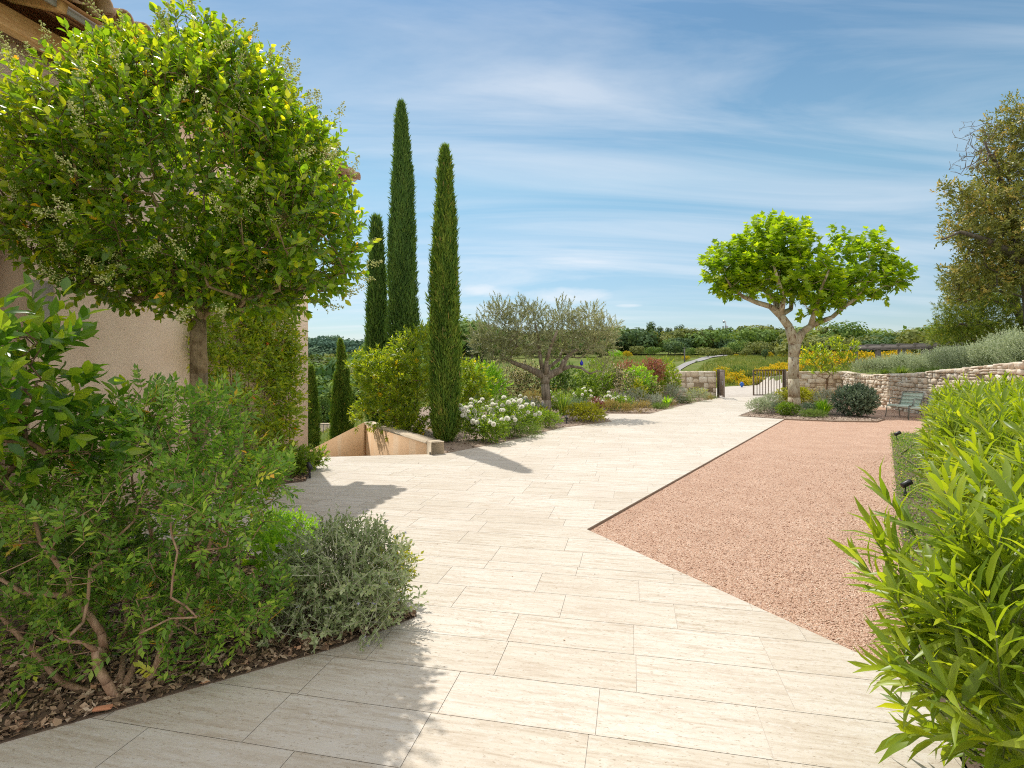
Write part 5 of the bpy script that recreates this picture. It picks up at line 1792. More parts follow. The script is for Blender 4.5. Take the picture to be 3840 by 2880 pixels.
# ------------------------------------------------------------------ pergola
PA, PB = np.array([20.75, 34.0]), np.array([24.4, 28.6])
t = thing('pergola', 'long dark timber pergola on posts above the yellow broom', 'pergola', (*PA, float(terrain(*PA))))
o3 = tuple(t.location)
d = unit(PB - PA)
q = np.array([-d[1], d[0]])
q = q if q[0] > 0 else -q
L_ = np.linalg.norm(PB - PA)
AX = [(d[0], d[1], 0), (q[0], q[1], 0), (0, 0, 1)]
for s in (0, 2.6):
    g = Geo()
    c = (PA + PB) / 2 + q * s
    g.box((c[0], c[1], 2.50), (L_ + .5, .08, .20), AX, .008)
    g.build('beam', M['pergola'], t, o3)
for k in range(9):
    c = PA + d * (L_ * k / 8) + q * 1.3
    g = Geo()
    g.box((c[0], c[1], 2.63), (.06, 3.2, .14), AX, .006)
    g.build('rafter', M['pergola'], t, o3)
for k in range(6):
    for s in (0, 2.6):
        c = PA + d * (L_ * (k + .1) / 5.2) + q * (s + .09)
        g = Geo()
        zb = float(terrain(*c)) - .2
        g.box((c[0], c[1], (zb + 2.55) / 2), (.13, .13, 2.55 - zb), AX, .008)
        g.build('post', M['pergola'], t, o3)

# ------------------------------------------------------------------ big trees on the right
HY = 22.0
base = np.array([20.6, HY, float(terrain(20.6, HY))])
t = thing('holm_oak', 'huge holm oak with bronze flowers and bare dead twigs, rising over the slope', 'tree', base)
o3 = tuple(base)
sk = Skel(base + (0, 0, -.1))
b0 = sk.poly([pt(3885, 1250, HY), pt(3870, 1130, HY), pt(3860, 1000, HY)], 0, [.34, .30, .27])
sk.fix[0] = .42
sk.poly([pt(3800, 880, HY), pt(3770, 720, HY), pt(3730, 620, HY), pt(3690, 530, HY)], b0, [.16, .12, .07, .035])
sk.poly([pt(3790, 950, HY - 1), pt(3700, 900, HY - 1.5), pt(3600, 870, HY - 1.8), pt(3530, 900, HY - 1.9)], b0, [.14, .10, .06, .03])
sk.poly([pt(3880, 800, HY), pt(3900, 600, HY), pt(3890, 450, HY)], b0, [.2, .14, .08])
sk.poly([pt(3760, 1010, HY + 1), pt(3680, 1000, HY + 1.5), pt(3640, 1030, HY + 1.5)], b0, [.12, .08, .05])
sp = px_lobes([(3810, 520, 75, 100, 0, 1.4), (3900, 480, 160, 150, 0, 2), (3800, 720, 110, 130, 0, 2), (3720, 800, 95, 75, -.5, 1.6), (3640, 760, 60, 40, -.6, 1), (3680, 910, 120, 80, -.8, 1.7), (3800, 950, 140, 130, 0, 2), (3570, 900, 60, 42, -1, .9), (3480, 905, 45, 26, -1.4, .6),
               (3500, 868, 30, 25, -1.2, .5), (3700, 1040, 110, 75, .3, 1.5), (3620, 1010, 60, 40, 0, 1), (3560, 800, 60, 40, -.8, .8), (3510, 760, 40, 22, -1.2, .5), (3740, 640, 60, 60, 0, 1), (3900, 850, 150, 250, 0, 2), (3660, 1090, 60, 40, .4, .9), (3455, 742, 20, 12, -1.2, .3)], HY, 1)
p, dout, u = lobes(sp, 5200, 1.8)
D = unit(dout * .55 + up_ * .3 + rng.normal(size=p.shape) * .5)
sk.attach(p[rng.choice(len(p), 900, replace=False)], .5, .10)
g = Geo()
P__, par__, r__ = sk.mesh(g, .0065, .44, .2, 6)
g.build('trunk', M['oak_bark'], t, o3)
lp, ld, ln, lf = shoots(p, D, rng.uniform(.2, .4, len(p)), 9, 60, .5)
br = np.tile((rng.random(len(p)) < .16) * 1.0, 9)
tn = np.where(br > 0, rng.uniform(.84, 1, len(lp)), np.clip(rng.beta(2, 2, len(lp)) * .84, 0, .84))
g = Geo().leaves(QUAD, lp, ld, ln, rng.uniform(.09, .15, len(lp)), rng.uniform(.045, .07, len(lp)), tn)
g.build('crown', M['holm'], t, o3)
dsk = Skel(pt(3790, 680, HY))
dsk.fix[0] = .05
dq = px_lobes([(3620, 500, 60, 60, -.3, .8), (3680, 520, 60, 80, -.2, .8), (3600, 620, 70, 60, -.5, .8), (3540, 640, 40, 40, -.6, .5), (3600, 560, 40, 60, -.5, .6)], HY, .6)
dsk.attach(lobes(dq, 170, 2)[0], .35, .08)
g = Geo()
dsk.mesh(g, .006, .42, .05, 5)
g.build('dead_branches', M['dead_twig'], t, o3)

NY = 27.0
base = np.array([24.6, NY, float(terrain(24.6, NY))])
t = thing('pine_tree', 'spreading dark green pine behind the slope, under the holm oak', 'tree', base)
o3 = tuple(base)
sk = Skel(base + (0, 0, -.1))
b0 = sk.poly([pt(3850, 1300, NY), pt(3860, 1240, NY), pt(3810, 1150, NY), pt(3790, 1080, NY)], 0, [.26, .24, .2, .16])
sk.fix[0] = .3
sk.poly([pt(3780, 1260, NY), pt(3700, 1225, NY - .5), pt(3600, 1215, NY - 1)], b0 - 2, [.12, .08, .05])
sk.poly([pt(3760, 1140, NY), pt(3700, 1120, NY - .5), pt(3640, 1130, NY - .8)], b0 - 1, [.11, .08, .04])
sp = px_lobes([(3700, 1090, 110, 50, 0, 2), (3610, 1130, 60, 32, -.5, 1.2), (3535, 1160, 50, 36, -.8, 1), (3560, 1215, 75, 34, -.6, 1.4), (3680, 1190, 110, 40, 0, 2), (3650, 1260, 130, 36, .3, 1.8), (3800, 1180, 90, 60, .5, 2), (3790, 1080, 90, 60, .4, 2), (3740, 1020, 90, 50, .5, 1.8), (3540, 1260, 60, 30, 0, 1), (3590, 1060, 40, 40, 0, 1), (3800, 1260, 90, 40, .6, 1.5), (3500, 1225, 24, 24, -.6, .5)], NY, 1)
p, dout, u = lobes(sp, 3600, 1.6)
D = unit(dout * .5 + up_ * .35 + rng.normal(size=p.shape) * .45)
sk.attach(p[rng.choice(len(p), 420, replace=False)], .6, .08)
g = Geo()
sk.mesh(g, .008, .44, .16, 6)
g.build('trunk', M['oak_bark'], t, o3)
lp, ld, ln, lf = shoots(p, D, rng.uniform(.18, .34, len(p)), 14, 42, .5)
g = Geo().leaves(QUAD, lp, ld, ln, rng.uniform(.11, .18, len(lp)), rng.uniform(.016, .028, len(lp)))
g.build('crown', M['pine'], t, o3)

# ------------------------------------------------------------------ brooms and bushes beyond the wall
def broom_proto(seed_n, label, group, yellow=.75, mat='green'):
    t = thing('broom_bush', label, 'shrub', (0, 0, -50), group)
    sp = [(0, 0, .5, .5, .5, .42)] + [(math.cos(a) * .33, math.sin(a) * .33, .5 + .2 * math.sin(a * 3), .36, .36, .36) for a in np.arange(0, 6.2, 1.1) + seed_n]
    p, dout, u = lobes(sp, 330, 2.4)
    ok = p[:, 2] > .03
    p, dout = p[ok], dout[ok]
    D = unit(dout * .6 + up_ * .8 + rng.normal(size=p.shape) * .3)
    lp, ld, ln, lf = shoots(p, D, .16, 7, 40, .4)
    g = Geo().leaves(QUAD, lp, ld, ln, .085, .03)
    g.build('foliage', M[mat], t)
    if yellow:
        k = rng.random(len(p)) < yellow
        lp, ld, ln, lf = shoots(p[k] + D[k] * .08, D[k], .15, 8, 70, .6)
        g = Geo().leaves(QUAD, lp, ld, ln, .06, .05)
        g.build('blossoms', M['broom'], t)
    g = Geo()
    a = rng.random(9) * 6.28
    g.cones(np.zeros((9, 3)), np.column_stack([np.cos(a) * .3, np.sin(a) * .3, np.full(9, .55)]), .02, .008, 5)
    g.build('stems', M['brown_stem'], t)
    return t


GB_ = 'yellow broom bushes in the dense patch below the pergola'
bp = [broom_proto(k, 'yellow flowering broom bush in the dense patch below the pergola', GB_, y) for k, y in enumerate((.95, .8, .7))]
spots = []
for k in range(46):
    px, Y = rng.uniform(3005, 3440), rng.uniform(35, 62)
    spots.append((px, Y))
spots.sort(key=lambda s: -s[1])
for k, (px, Y) in enumerate(spots):
    x = (px - 1920) * Y / F
    s = rng.uniform(1.2, 1.9)
    if k < 3:
        bp[k].location, bp[k].rotation_euler, bp[k].scale = (x, Y, float(terrain(x, Y)) - .03), (0, 0, 0), (s, s, s * .8)
    else:
        copy_tree(bp[k % 3], (x, Y, float(terrain(x, Y)) - .03), rng.random() * 6.28, (s, s, s * .8))
GR = 'broom bushes along the track beyond the gate'
for k, (px, Y, s) in enumerate([(2762, 37.5, 1.25), (2735, 40, 1.3), (2800, 39, 1.1), (2790, 34.6, .8), (2838, 35.8, 1.0), (2865, 37.5, 1.3), (2900, 38.5, 1.4), (2935, 38.5, 1.4), (2970, 39.5, 1.5), (2915, 42, 1.6), (2950, 45, 1.7), (2720, 36.5, 1.0), (2880, 41, 1.3), (2712, 44, 1.3)]):
    x = (px - 1920) * Y / F
    s *= .72
    c = copy_tree(bp[k % 3], (x, Y, float(terrain(x, Y)) - .03), k * 1.7, (s * 1.15, s * 1.15, s * .8), 'yellow broom bush beside the pale track seen through the gate')
    c['group'] = GR
green_p = broom_proto(5, 'plain green bush among the brooms beyond the gate', 'green bushes among the brooms', 0, 'far_green')
for k, (px, Y, s) in enumerate([(2770, 40.5, 1.6), (2818, 38, 1.2), (2745, 38.5, 1.0), (2850, 44, .8), (2668, 60, .45), (2700, 70, .5), (2860, 66, .6), (2612, 66, .45), (3040, 36, 1.2), (3120, 34, 1.1), (3180, 33, 1.0)]):
    x = (px - 1920) * Y / F
    s *= .62
    q_ = (x, Y, float(terrain(x, Y)) - .03)
    if k == 0:
        green_p.location, green_p.scale = q_, (s, s, s)
    else:
        copy_tree(green_p, q_, k * 1.1, s)
for k, (px, Y, s, lab) in enumerate([(2352, 92, 2.2, 'lone tall yellow broom before the wood, left of the photinia'), (2572, 74, 1.5, 'small yellow broom by the grey post at the road'), (2790, 92, 1.5, 'small yellow broom at the wood edge left of the plane crown'), (2882, 88, 1.9, 'round yellow broom at the wood edge beside the plane trunk'), (2935, 86, 2.1, 'wide yellow broom at the wood edge touching the plane trunk'), (2760, 90, 1.1, 'tiny yellow broom on the meadow rim')]):
    x = (px - 1920) * Y / F
    s *= .5
    c = copy_tree(bp[k % 3], (x, Y, float(terrain(x, Y)) - .05), k * 2.1, (s, s, s * .9), lab)
    c['group'] = 'single brooms along the wood edge'

# ------------------------------------------------------------------ far trees
def far_crown(kind_, n):
    """leaf arrays of a tree about one unit wide standing on the origin"""
    if kind_ == 'round':
        sp = [(0, 0, .52, .36, .36, .36)] + [(math.cos(a) * .3, math.sin(a) * .3, rng.uniform(.35, .68), .22, .22, .2) for a in np.arange(0, 6.2, .85)]
    elif kind_ == 'pine':
        sp = [(rng.normal() * .05, rng.normal() * .05, 1.05, .24, .24, .16)] + [(math.cos(a) * rng.uniform(.1, .32), math.sin(a) * rng.uniform(.1, .32), rng.uniform(.55, 1.0), .2, .2, .12) for a in np.arange(0, 12, 1.25)]
    elif kind_ == 'conifer':
        sp = [(0, 0, z, .30 * (1.1 - z), .30 * (1.1 - z), .12) for z in np.arange(.1, 1.05, .12)]
    else:
        sp = [(0, 0, .7, .3, .3, .45)] + [(math.cos(a) * .22, math.sin(a) * .22, rng.uniform(.35, 1.0), .2, .2, .2) for a in np.arange(0, 6.2, .75)]
    p, dout, u = lobes(sp, n, 2.6)
    nr = unit(dout + up_ * .35 + rng.normal(size=p.shape) * .28)
    d_ = unit(np.cross(nr, rdir(len(p))))
    ok = p[:, 2] > .02
    return p[ok], d_[ok], nr[ok], dict(round=.30, pine=.7, conifer=.15, tall=.35)[kind_]


TREES = {k: [far_crown(k, n) for _ in range(v)] for k, n, v in (('round', 1500, 3), ('pine', 1300, 3), ('conifer', 1000, 2), ('tall', 1600, 3))}


def far_tree(name, label, kind_, px, Y, wpx, top, mat, group=None, leaf=None, z=None):
    x = (px - 1920) * Y / F
    z = float(terrain(x, Y)) if z is None else z
    w = wpx * Y / F
    h = max(1.5, EYE - (top - YH) * Y / F - z)
    t = thing(name, label, 'tree', (x, Y, z), group)
    p, d_, nr, zb = TREES[kind_][rng.integers(len(TREES[kind_]))]
    hh = p[:, 2].max()
    s = np.array([w / .95, w / .95, h / hh])
    a = rng.random() * 6.28
    Rz = np.array([[math.cos(a), math.sin(a), 0], [-math.sin(a), math.cos(a), 0], [0, 0, 1]])
    lf = leaf or .078 * (w + h) / 2
    g = Geo().leaves(QUAD, (p @ Rz) * s, d_ @ Rz, nr @ Rz, lf * rng.uniform(.7, 1.3, len(p)), lf * rng.uniform(.5, .8, len(p)))
    g.build('crown', M[mat], t)
    g = Geo()
    g.tube([(0, 0, -.3), (.02 * w, 0, h * .3), (0, .02 * w, h * .75)], [.035 * h, .026 * h, .012 * h], 6)
    for k in range(5):
        b_ = k * 1.3
        g.cones([(0, 0, h * zb)], [(math.cos(b_) * w * .3, math.sin(b_) * w * .3, h * .65)], .012 * h, .004 * h, 5)
    g.build('trunk', M['oak_bark'], t)
    return t


SK = 'trees standing out along the skyline beyond the gate'
FT = [('pine_tree', 'tallest umbrella pine on the skyline left of the antenna mast', 'pine', 2437, 128, 66, 1206, 'far_pine'), ('pine_tree', 'second pine right of the tallest skyline pine', 'pine', 2478, 132, 52, 1224, 'far_pine'),
      ('pine_tree', 'dense dark pine in the middle of the skyline', 'tall', 2550, 130, 52, 1217, 'far_pine'), ('pine_tree', 'low pine between the tallest and the dense skyline pine', 'tall', 2507, 134, 34, 1226, 'far_pine'),
      ('pine_tree', 'pointed pine left of the two conifers by the mast', 'tall', 2664, 128, 40, 1220, 'far_pine'), ('fir_tree', 'dark conifer just left of the antenna mast', 'conifer', 2700, 124, 36, 1230, 'far_pine'),
      ('fir_tree', 'dark conifer just right of the antenna mast', 'conifer', 2740, 124, 38, 1228, 'far_pine'), ('pine_tree', 'loose pine right of the conifers by the mast', 'pine', 2787, 126, 54, 1226, 'far_pine'),
      ('pine_tree', 'broad dark pine group right of the olive crown', 'tall', 2345, 130, 90, 1236, 'far_pine'), ('pine_tree', 'small bluish pine left of the olive crown', 'tall', 1770, 76, 54, 1226, 'far_haze_blue'), ('pine_tree', 'small pine partly behind the olive crown', 'tall', 1808, 80, 30, 1240, 'far_pine'),
      ('oak_tree', 'big round oak on the skyline right of the plane trunk', 'round', 3170, 88, 165, 1203, 'far_green'), ('oak_tree', 'small oak right beside the big round skyline oak', 'round', 3262, 92, 70, 1248, 'far_green'),
      ('oak_tree', 'oak on the skyline over the first pergola posts', 'round', 3340, 90, 100, 1247, 'far_green'), ('oak_tree', 'wide oak on the skyline over the pergola', 'round', 3425, 92, 120, 1250, 'far_green'), ('oak_tree', 'oak at the foot of the pine crown', 'round', 3490, 94, 80, 1258, 'far_green'),
      ('oak_tree', 'oak peeping out just right of the plane fork', 'round', 3065, 95, 80, 1262, 'far_green')]
for nm, lab, kd, px, Y, w, top, mt in FT:
    far_tree(nm, lab, kd, px, Y, w, top, mt, SK)
EDGE = 'holm oaks along the front edge of the wood'
ED = [(2308, 88, 52, 1313, 'bright', 'small light green tree alone on the meadow left'), (2390, 98, 60, 1296, 'far_olive', 'holm oak at the wood edge above the photinia'), (2448, 96, 66, 1300, 'far_green', 'fresh green tree at the wood edge above the yellow green hedge bush'),
      (2530, 92, 86, 1275, 'far_pine', 'dark bushy oak at the wood edge left of the road'), (2590, 86, 50, 1318, 'far_green', 'small green tree next to the dark bushy oak'), (2655, 84, 92, 1302, 'far_olive', 'umbrella shaped holm oak standing beside the road'), (2712, 92, 70, 1308, 'far_olive', 'holm oak right behind the umbrella shaped one'),
      (2760, 94, 84, 1278, 'far_green', 'round holm oak right of the road'), (2850, 92, 110, 1276, 'far_olive', 'wide holm oak left of the plane trunk'), (2935, 90, 70, 1300, 'far_olive', 'holm oak touching the plane trunk'), (2800, 88, 46, 1315, 'far_olive', 'small holm oak before the wide one'), (2870, 76, 28, 1346, 'far_pine', 'little dark bush alone on the meadow')]
for px, Y, w, top, mt, lab in ED:
    far_tree('holm_oak_tree', lab, 'round', px, Y, w, top, mt, EDGE)


def wood(name, label, rows, mats):
    """a far wood that reads as one mass: many crowns and trunks in one object"""
    g = Geo()
    for (x0, x1, Y0, Y1, top0, top1, w0, w1, n, kinds) in rows:
        pxs = np.linspace(x0, x1, n) + rng.normal(size=n) * (x1 - x0) / n * .45
        for px in pxs:
            Y = rng.uniform(Y0, Y1)
            x = (px - 1920) * Y / F
            z = float(terrain(x, Y))
            top = rng.uniform(top0 - (top1 - top0) * .4, top1 + (top1 - top0) * .5)
            w = rng.uniform(w0 * .7, w1 * 1.1)
            h = float(np.clip(EYE - (top - YH) * Y / F - z, w * .6, w * 2.6))
            kd, mi = kinds[rng.integers(len(kinds))]
            p, d_, nr, zb = TREES[kd][rng.integers(len(TREES[kd]))]
            k = rng.random(len(p)) < .9
            p, d_, nr = p[k], d_[k], nr[k]
            s = np.array([w / .95, w / .95, h / p[:, 2].max()])
            a = rng.random() * 6.28
            Rz = np.array([[math.cos(a), math.sin(a), 0], [-math.sin(a), math.cos(a), 0], [0, 0, 1]])
            lf = .095 * (w + h) / 2
            tb = np.clip(rng.normal(0, .22) + .2 + .6 * rng.beta(2, 2, len(p)), 0, 1)
            g.leaves(QUAD, (p @ Rz) * s + (x, Y, z), d_ @ Rz, nr @ Rz, lf * rng.uniform(.7, 1.3, len(p)), lf * rng.uniform(.55, .9, len(p)), tb, mi)
            g.cones([(x, Y, z - .3)], [(x, Y, z + h * .6)], .03 * h, .012 * h, 5, mat=len(mats) - 1)
    return kind(tag(g.build(name, [M[m] for m in mats]), label, 'wood'), 'stuff')


ml = ['far_olive', 'far_green', 'far_pine', 'oak_bark']
RO, RG, RP, PP, TG = ('round', 0), ('round', 1), ('round', 2), ('pine', 2), ('tall', 1)
wood('holm_oak_wood', 'mixed green wood of holm oaks and pines on the slope beyond the gate',
     [(1760, 2420, 118, 150, 1255, 1285, 6, 9, 26, [RO, RG, RP]), (1750, 2350, 95, 112, 1300, 1330, 4, 7, 20, [RO, RG]), (2300, 2990, 102, 116, 1272, 1305, 5, 8, 30, [RO, RO, RG, RP]), (2300, 2990, 122, 140, 1252, 1285, 6, 9, 20, [RO, RP, RG, ('tall', 2)]),
      (2360, 2640, 138, 150, 1238, 1262, 6, 8, 8, [('tall', 2), RP, PP]), (2780, 3000, 118, 135, 1250, 1275, 6, 9, 8, [RG, RO]), (3000, 3560, 84, 100, 1280, 1305, 5, 8, 22, [RO, RO, RG]), (3000, 3560, 66, 78, 1298, 1318, 3.5, 5.5, 28, [RO, RP, RO]), (3500, 3900, 60, 90, 1240, 1290, 5, 8, 16, [RO, RG])], ml)
wood('valley_wood', 'light green wood filling the valley left of the cypresses',
     [(1090, 1500, 34, 48, 1440, 1530, 3.5, 5.5, 14, [TG, RG, ('tall', 0)]), (1090, 1600, 52, 72, 1390, 1450, 5, 8, 20, [TG, RG, RO]), (1090, 1800, 78, 120, 1350, 1400, 7, 11, 30, [TG, RG, RO]), (1080, 1800, 130, 190, 1335, 1360, 9, 13, 24, [RG, RO, TG])], ml)
wood('ridge_wood', 'haze-blued dark pine wood along the far ridge left of the cypresses',
     [(1060, 1560, 210, 235, 1312, 1335, 11, 16, 26, [('tall', 0), ('round', 0)]), (1060, 1900, 248, 275, 1290, 1310, 11, 17, 46, [('pine', 0), ('tall', 0)])], ['far_haze_blue', 'oak_bark'])
for px, Y, w, top, lab in [(1210, 33, 60, 1470, 'young dark pine behind the low railing in the valley'), (1382, 30, 50, 1470, 'pale green bush tree left of the pittosporum, behind the parapet')]:
    far_tree('valley_tree', lab, 'tall', px, Y, w, top, 'far_green')

# meadow grass and low bushes in the valley foreground
P_ = np.column_stack([rng.uniform(4, 60, 60000), rng.uniform(27, 95, 60000)])
r_ = P_[:, 0] / P_[:, 1]
P_ = P_[(r_ > .14) & (r_ < .62) & (rng.random(len(P_)) < np.clip(34 / P_[:, 1], 0, 1))]
trk = np.array([(11.0, 25.6), (11.3, 27), (12.2, 29.5), (14.5, 32.2), (18, 34.0), (26, 36.5)])
rd_ = np.array([(13.5, 48), (17.2, 57), (21.5, 67), (27, 79), (33.5, 92), (38, 101)])
for path, wd in ((trk, 2.5), (rd_, 1.9)):
    dm = np.full(len(P_), 9e9)
    for a, b in zip(path[:-1], path[1:]):
        f = np.clip(((P_ - a) @ (b - a)) / ((b - a) @ (b - a)), 0, 1)
        dm = np.minimum(dm, np.linalg.norm(P_ - (a + f[:, None] * (b - a)), axis=1))
    P_ = P_[dm > wd]
k = len(P_)
z_ = terrain(P_[:, 0], P_[:, 1])
g = Geo()
for q_ in range(3):
    dd = unit(up_ + rng.normal(size=(k, 3)) * .45)
    g.leaves(QUAD, np.column_stack([P_ + rng.normal(size=(k, 2)) * .08, z_ - .02]), dd, rdir(k), rng.uniform(.14, .40, k) , rng.uniform(.03, .06, k))
kind(tag(g.build('meadow_grass', M['grass']), 'tall meadow grass on the slope beyond the gate', 'grass'), 'stuff')
P_ = np.column_stack([rng.uniform(-16, -3, 16000), rng.uniform(13.3, 40, 16000)])
z_ = terrain(P_[:, 0], P_[:, 1])
k = len(P_)
g = Geo().leaves(QUAD, np.column_stack([P_, z_ - .02]), up_ + rng.normal(size=(k, 3)) * .5, rdir(k), rng.uniform(.12, .3, k), rng.uniform(.03, .05, k))
kind(tag(g.build('valley_grass', M['grass']), 'dry grass on the ground below the parapet', 'grass'), 'stuff')

P_ = np.column_stack([rng.uniform(-1.5, 4, 900), rng.uniform(2.0, 14, 900)])
P_ = P_[in_poly(P_, DRIVE) & ~in_poly(P_, FRONT_BED)][:40]
k = len(P_)
dd = rdir(k) * (1, 1, .15)
L = rng.uniform(.012, .035, k)
g = Geo().leaves(DIA, np.column_stack([P_, np.full(k, .004)]), dd, up_ + rng.normal(size=(k, 3)) * .25, L, L * .45)
kind(tag(g.build('fallen_leaves', M['chips']), 'a few small dry leaves lying on the pale paving', 'leaves'), 'stuff')

# ------------------------------------------------------------------ armchairs
def armchair(label, x, y, rz):
    t = thing('garden_armchair', label, 'armchair', (x, y, -.045), 'sage green garden armchairs')
    t.rotation_euler = (0, 0, rz)
    g = Geo()
    pf = [(.36, .345), (.345, .375), (.30, .395), (.24, .395), (.16, .38), (.08, .362), (0, .345), (-.08, .332), (-.16, .325), (-.21, .335)]
    for i in range(0, len(pf) - 1):
        a, b_ = np.array(pf[i]), np.array(pf[i + 1])
        dd = unit(b_ - a)
        c = (a + b_) / 2
        ln = np.linalg.norm(b_ - a) - (.008 if i > 2 else 0)
        g.box((c[0], 0, c[1]), (ln, .60, .012), [(dd[0], 0, dd[1]), (0, 1, 0), (-dd[1], 0, dd[0])], .002)
    g.build('seat', M['chair_metal'], t)
    g = Geo()
    bk = [(-.215, .35), (-.255, .45), (-.295, .55), (-.34, .65), (-.385, .745)]
    for i in range(4):
        a, b_ = np.array(bk[i]), np.array(bk[i + 1])
        dd = unit(b_ - a)
        c = (a + b_) / 2
        g.box((c[0], 0, c[1]), (np.linalg.norm(b_ - a) - .012, .56, .010), [(dd[0], 0, dd[1]), (0, 1, 0), (-dd[1], 0, dd[0])], .002)
    g.build('backrest', M['chair_metal'], t)
    g = Geo()
    g.tube([(-.20, -.30, .33), (-.30, -.30, .555), (-.385, -.30, .74), (-.405, -.26, .775), (-.405, .26, .775), (-.385, .30, .74), (-.30, .30, .555), (-.20, .30, .33)], .014, 8)
    for s in (-1, 1):
        g.tube([(.35, s * .305, .35), (.30, s * .305, .392), (.16, s * .305, .378), (0, s * .305, .342), (-.20, s * .305, .325)], .013, 8)
    g.build('frame', M['chair_frame'], t, smooth=True)
    for s in (-1, 1):
        g = Geo()
        g.tube([(.20, s * .315, .385), (.19, s * .335, .45), (.175, s * .34, .55), (.14, s * .34, .59), (.08, s * .34, .595), (-.12, s * .335, .57), (-.30, s * .31, .545)], .013, 8)
        g.build('armrest', M['chair_frame'], t, smooth=True)
        for q_ in ([(.34, s * .305, .36), (.355, s * .31, .33), (.40, s * .325, .0)], [(-.14, s * .30, .325), (-.18, s * .305, .29), (-.27, s * .32, .0)]):
            g = Geo()
            g.tube(q_, .012, 8)
            g.build('leg', M['chair_frame'], t, smooth=True)
    return t


armchair('sage green slatted metal armchair on the gravel, fully in view before the wall', 11.74, 16.72, R(-157))
armchair('sage green slatted metal armchair mostly hidden behind the oleander hedge', 11.70, 15.66, R(-166))

# ------------------------------------------------------------------ garden spotlights
def spot(label, x, y, z, rz):
    t = thing('garden_spotlight', label, 'spotlight', (x, y, z), 'black garden spotlights')
    t.rotation_euler = (0, 0, rz)
    g = Geo()
    g.tube([(0, 0, -.05), (0, 0, .06), (0, 0, .065), (0, 0, .12)], [.016, .016, .008, .008], 8)
    g.build('stake', M['black_metal'], t)
    dd = unit(np.array([.85, 0, .35]))
    c = np.array([0, 0, .15])
    g = Geo()
    g.tube([c - dd * .05, c - dd * .045, c + dd * .05, c + dd * .075], [.02, .032, .034, .036], 12)
    g.build('lamp_head', M['black_metal'], t)
    g = Geo()
    g.tube([c + dd * .076, c + dd * .079], [.031, .031], 12)
    hd = [c_ for c_ in t.children if c_.name.startswith('lamp_head')][0]
    g.build('lens', M['glass'], hd)
    return t


q_ = gp(3395, 1856)
spot('nearer black spotlight standing in the ground cover strip', q_[0], q_[1], -.02, R(8))
q_ = gp(3363, 1650)
spot('farther black spotlight at the far end of the ground cover strip', q_[0], q_[1], -.02, R(5))
spot('black spotlight at the corner of the small bed by the house', -2.80, 7.75, .012, R(130))
spot('black spotlight under the front white roses', -.58, 11.35, .01, R(100))
spot('black spotlight next to the golden spindle bush', 1.42, 14.6, .01, R(100))

g = Geo()
hs = [gp(a, b_, .0) for a, b_ in ((3520, 1650), (3482, 1641), (3440, 1655), (3399, 1687), (3376, 1703), (3392, 1718), (3420, 1736), (3450, 1760))]
g.tube([h_ + np.array([0, 0, .004]) for h_ in hs], .012, 7)
tag(g.build('irrigation_hose', M['hose'], smooth=True), 'brown irrigation hose bending across the ground cover', 'hose')
g = Geo()
q_ = gp(385, 2655, .03)
g.box(q_, (.075, .03, .012), [(.95, .3, 0), (-.3, .95, 0), (0, 0, 1)], .003)
tag(g.build('terracotta_shard', M['terracotta']), 'orange terracotta shard lying on the bark under the mastic bush', 'shard')

# ------------------------------------------------------------------ small things far off
x, y = (2721 - 1920) * 138 / F, 138.0
t = thing('antenna_mast', 'grey antenna mast rising between two dark conifers on the skyline', 'mast', (x, y, float(terrain(x, y))))
zt = EYE - (1205 - YH) * 138 / F - t.location[2]
g = Geo()
g.tube([(0, 0, 0), (0, 0, zt * .6), (0, 0, zt)], [.28, .24, .10], 8)
g.build('pole', M['steel'], t)
for a in range(3):
    b_ = a * 2.09 + .4
    g = Geo()
    g.box((math.cos(b_) * .55, math.sin(b_) * .55, zt - 2.3), (.35, .35, 2.4), None, .05)
    g.box((math.cos(b_) * .28, math.sin(b_) * .28, zt - 2.2), (.5, .5, .12), None)
    g.build('antenna_panel', M['steel'], t)
g = Geo()
g.tube([(-.2, 0, zt - .1), (-.55, -.2, zt - .05)], [.2, .35], 10)
g.build('dish', M['steel'], t)
x, y = (2567 - 1920) * 68 / F, 68.0
t = thing('road_post', 'slim grey wooden post beside the country road', 'post', (x, y, float(terrain(x, y))))
g = Geo()
g.tube([(0, 0, -.2), (0, 0, .9), (0, 0, 1.75)], [.09, .085, .07], 8)
g.build('shaft', M['pole_wood'], t)
g = Geo()
g.box((0, 0, 1.72), (.22, .22, .05), None, .01)
g.build('cap', M['pole_wood'], t)
x, y = (2782 - 1920) * 33 / F, 33.0
t = thing('water_standpipe', 'bright blue water standpipe beside the track beyond the gate', 'standpipe', (x, y, float(terrain(x, y))))
t.scale = (.7, .7, .7)
g = Geo()
g.tube([(0, 0, -.1), (0, 0, .12), (0, 0, .13), (0, 0, .40), (0, 0, .46), (0, 0, .5)], [.07, .07, .12, .12, .10, .03], 12)
g.build('body', M['blue_paint'], t)
for s in (-1, 1):
    g = Geo()
    g.tube([(s * .11, 0, .3), (s * .19, 0, .3)], [.045, .045], 10)
    g.build('outlet', M['blue_paint'], t)
x, y = -10.6, 30.0
z = float(terrain(x, y))
t = thing('railing', 'low grey metal railing in front of a stone ledge down in the valley', 'railing', (x, y, z))
for k in range(2):
    g = Geo()
    g.box((0, 0, .08 + .62 * k), (2.6, .04, .04))
    g.build('rail', M['pole_wood'], t)
for k in range(14):
    g = Geo()
    g.box((-1.3 + .2 * k, 0, .38), (.025, .025, .6))
    g.build('bar', M['pole_wood'], t)
g = Geo()
g.box((0, 0, .0), (4.5, .35, .75), None, .03)
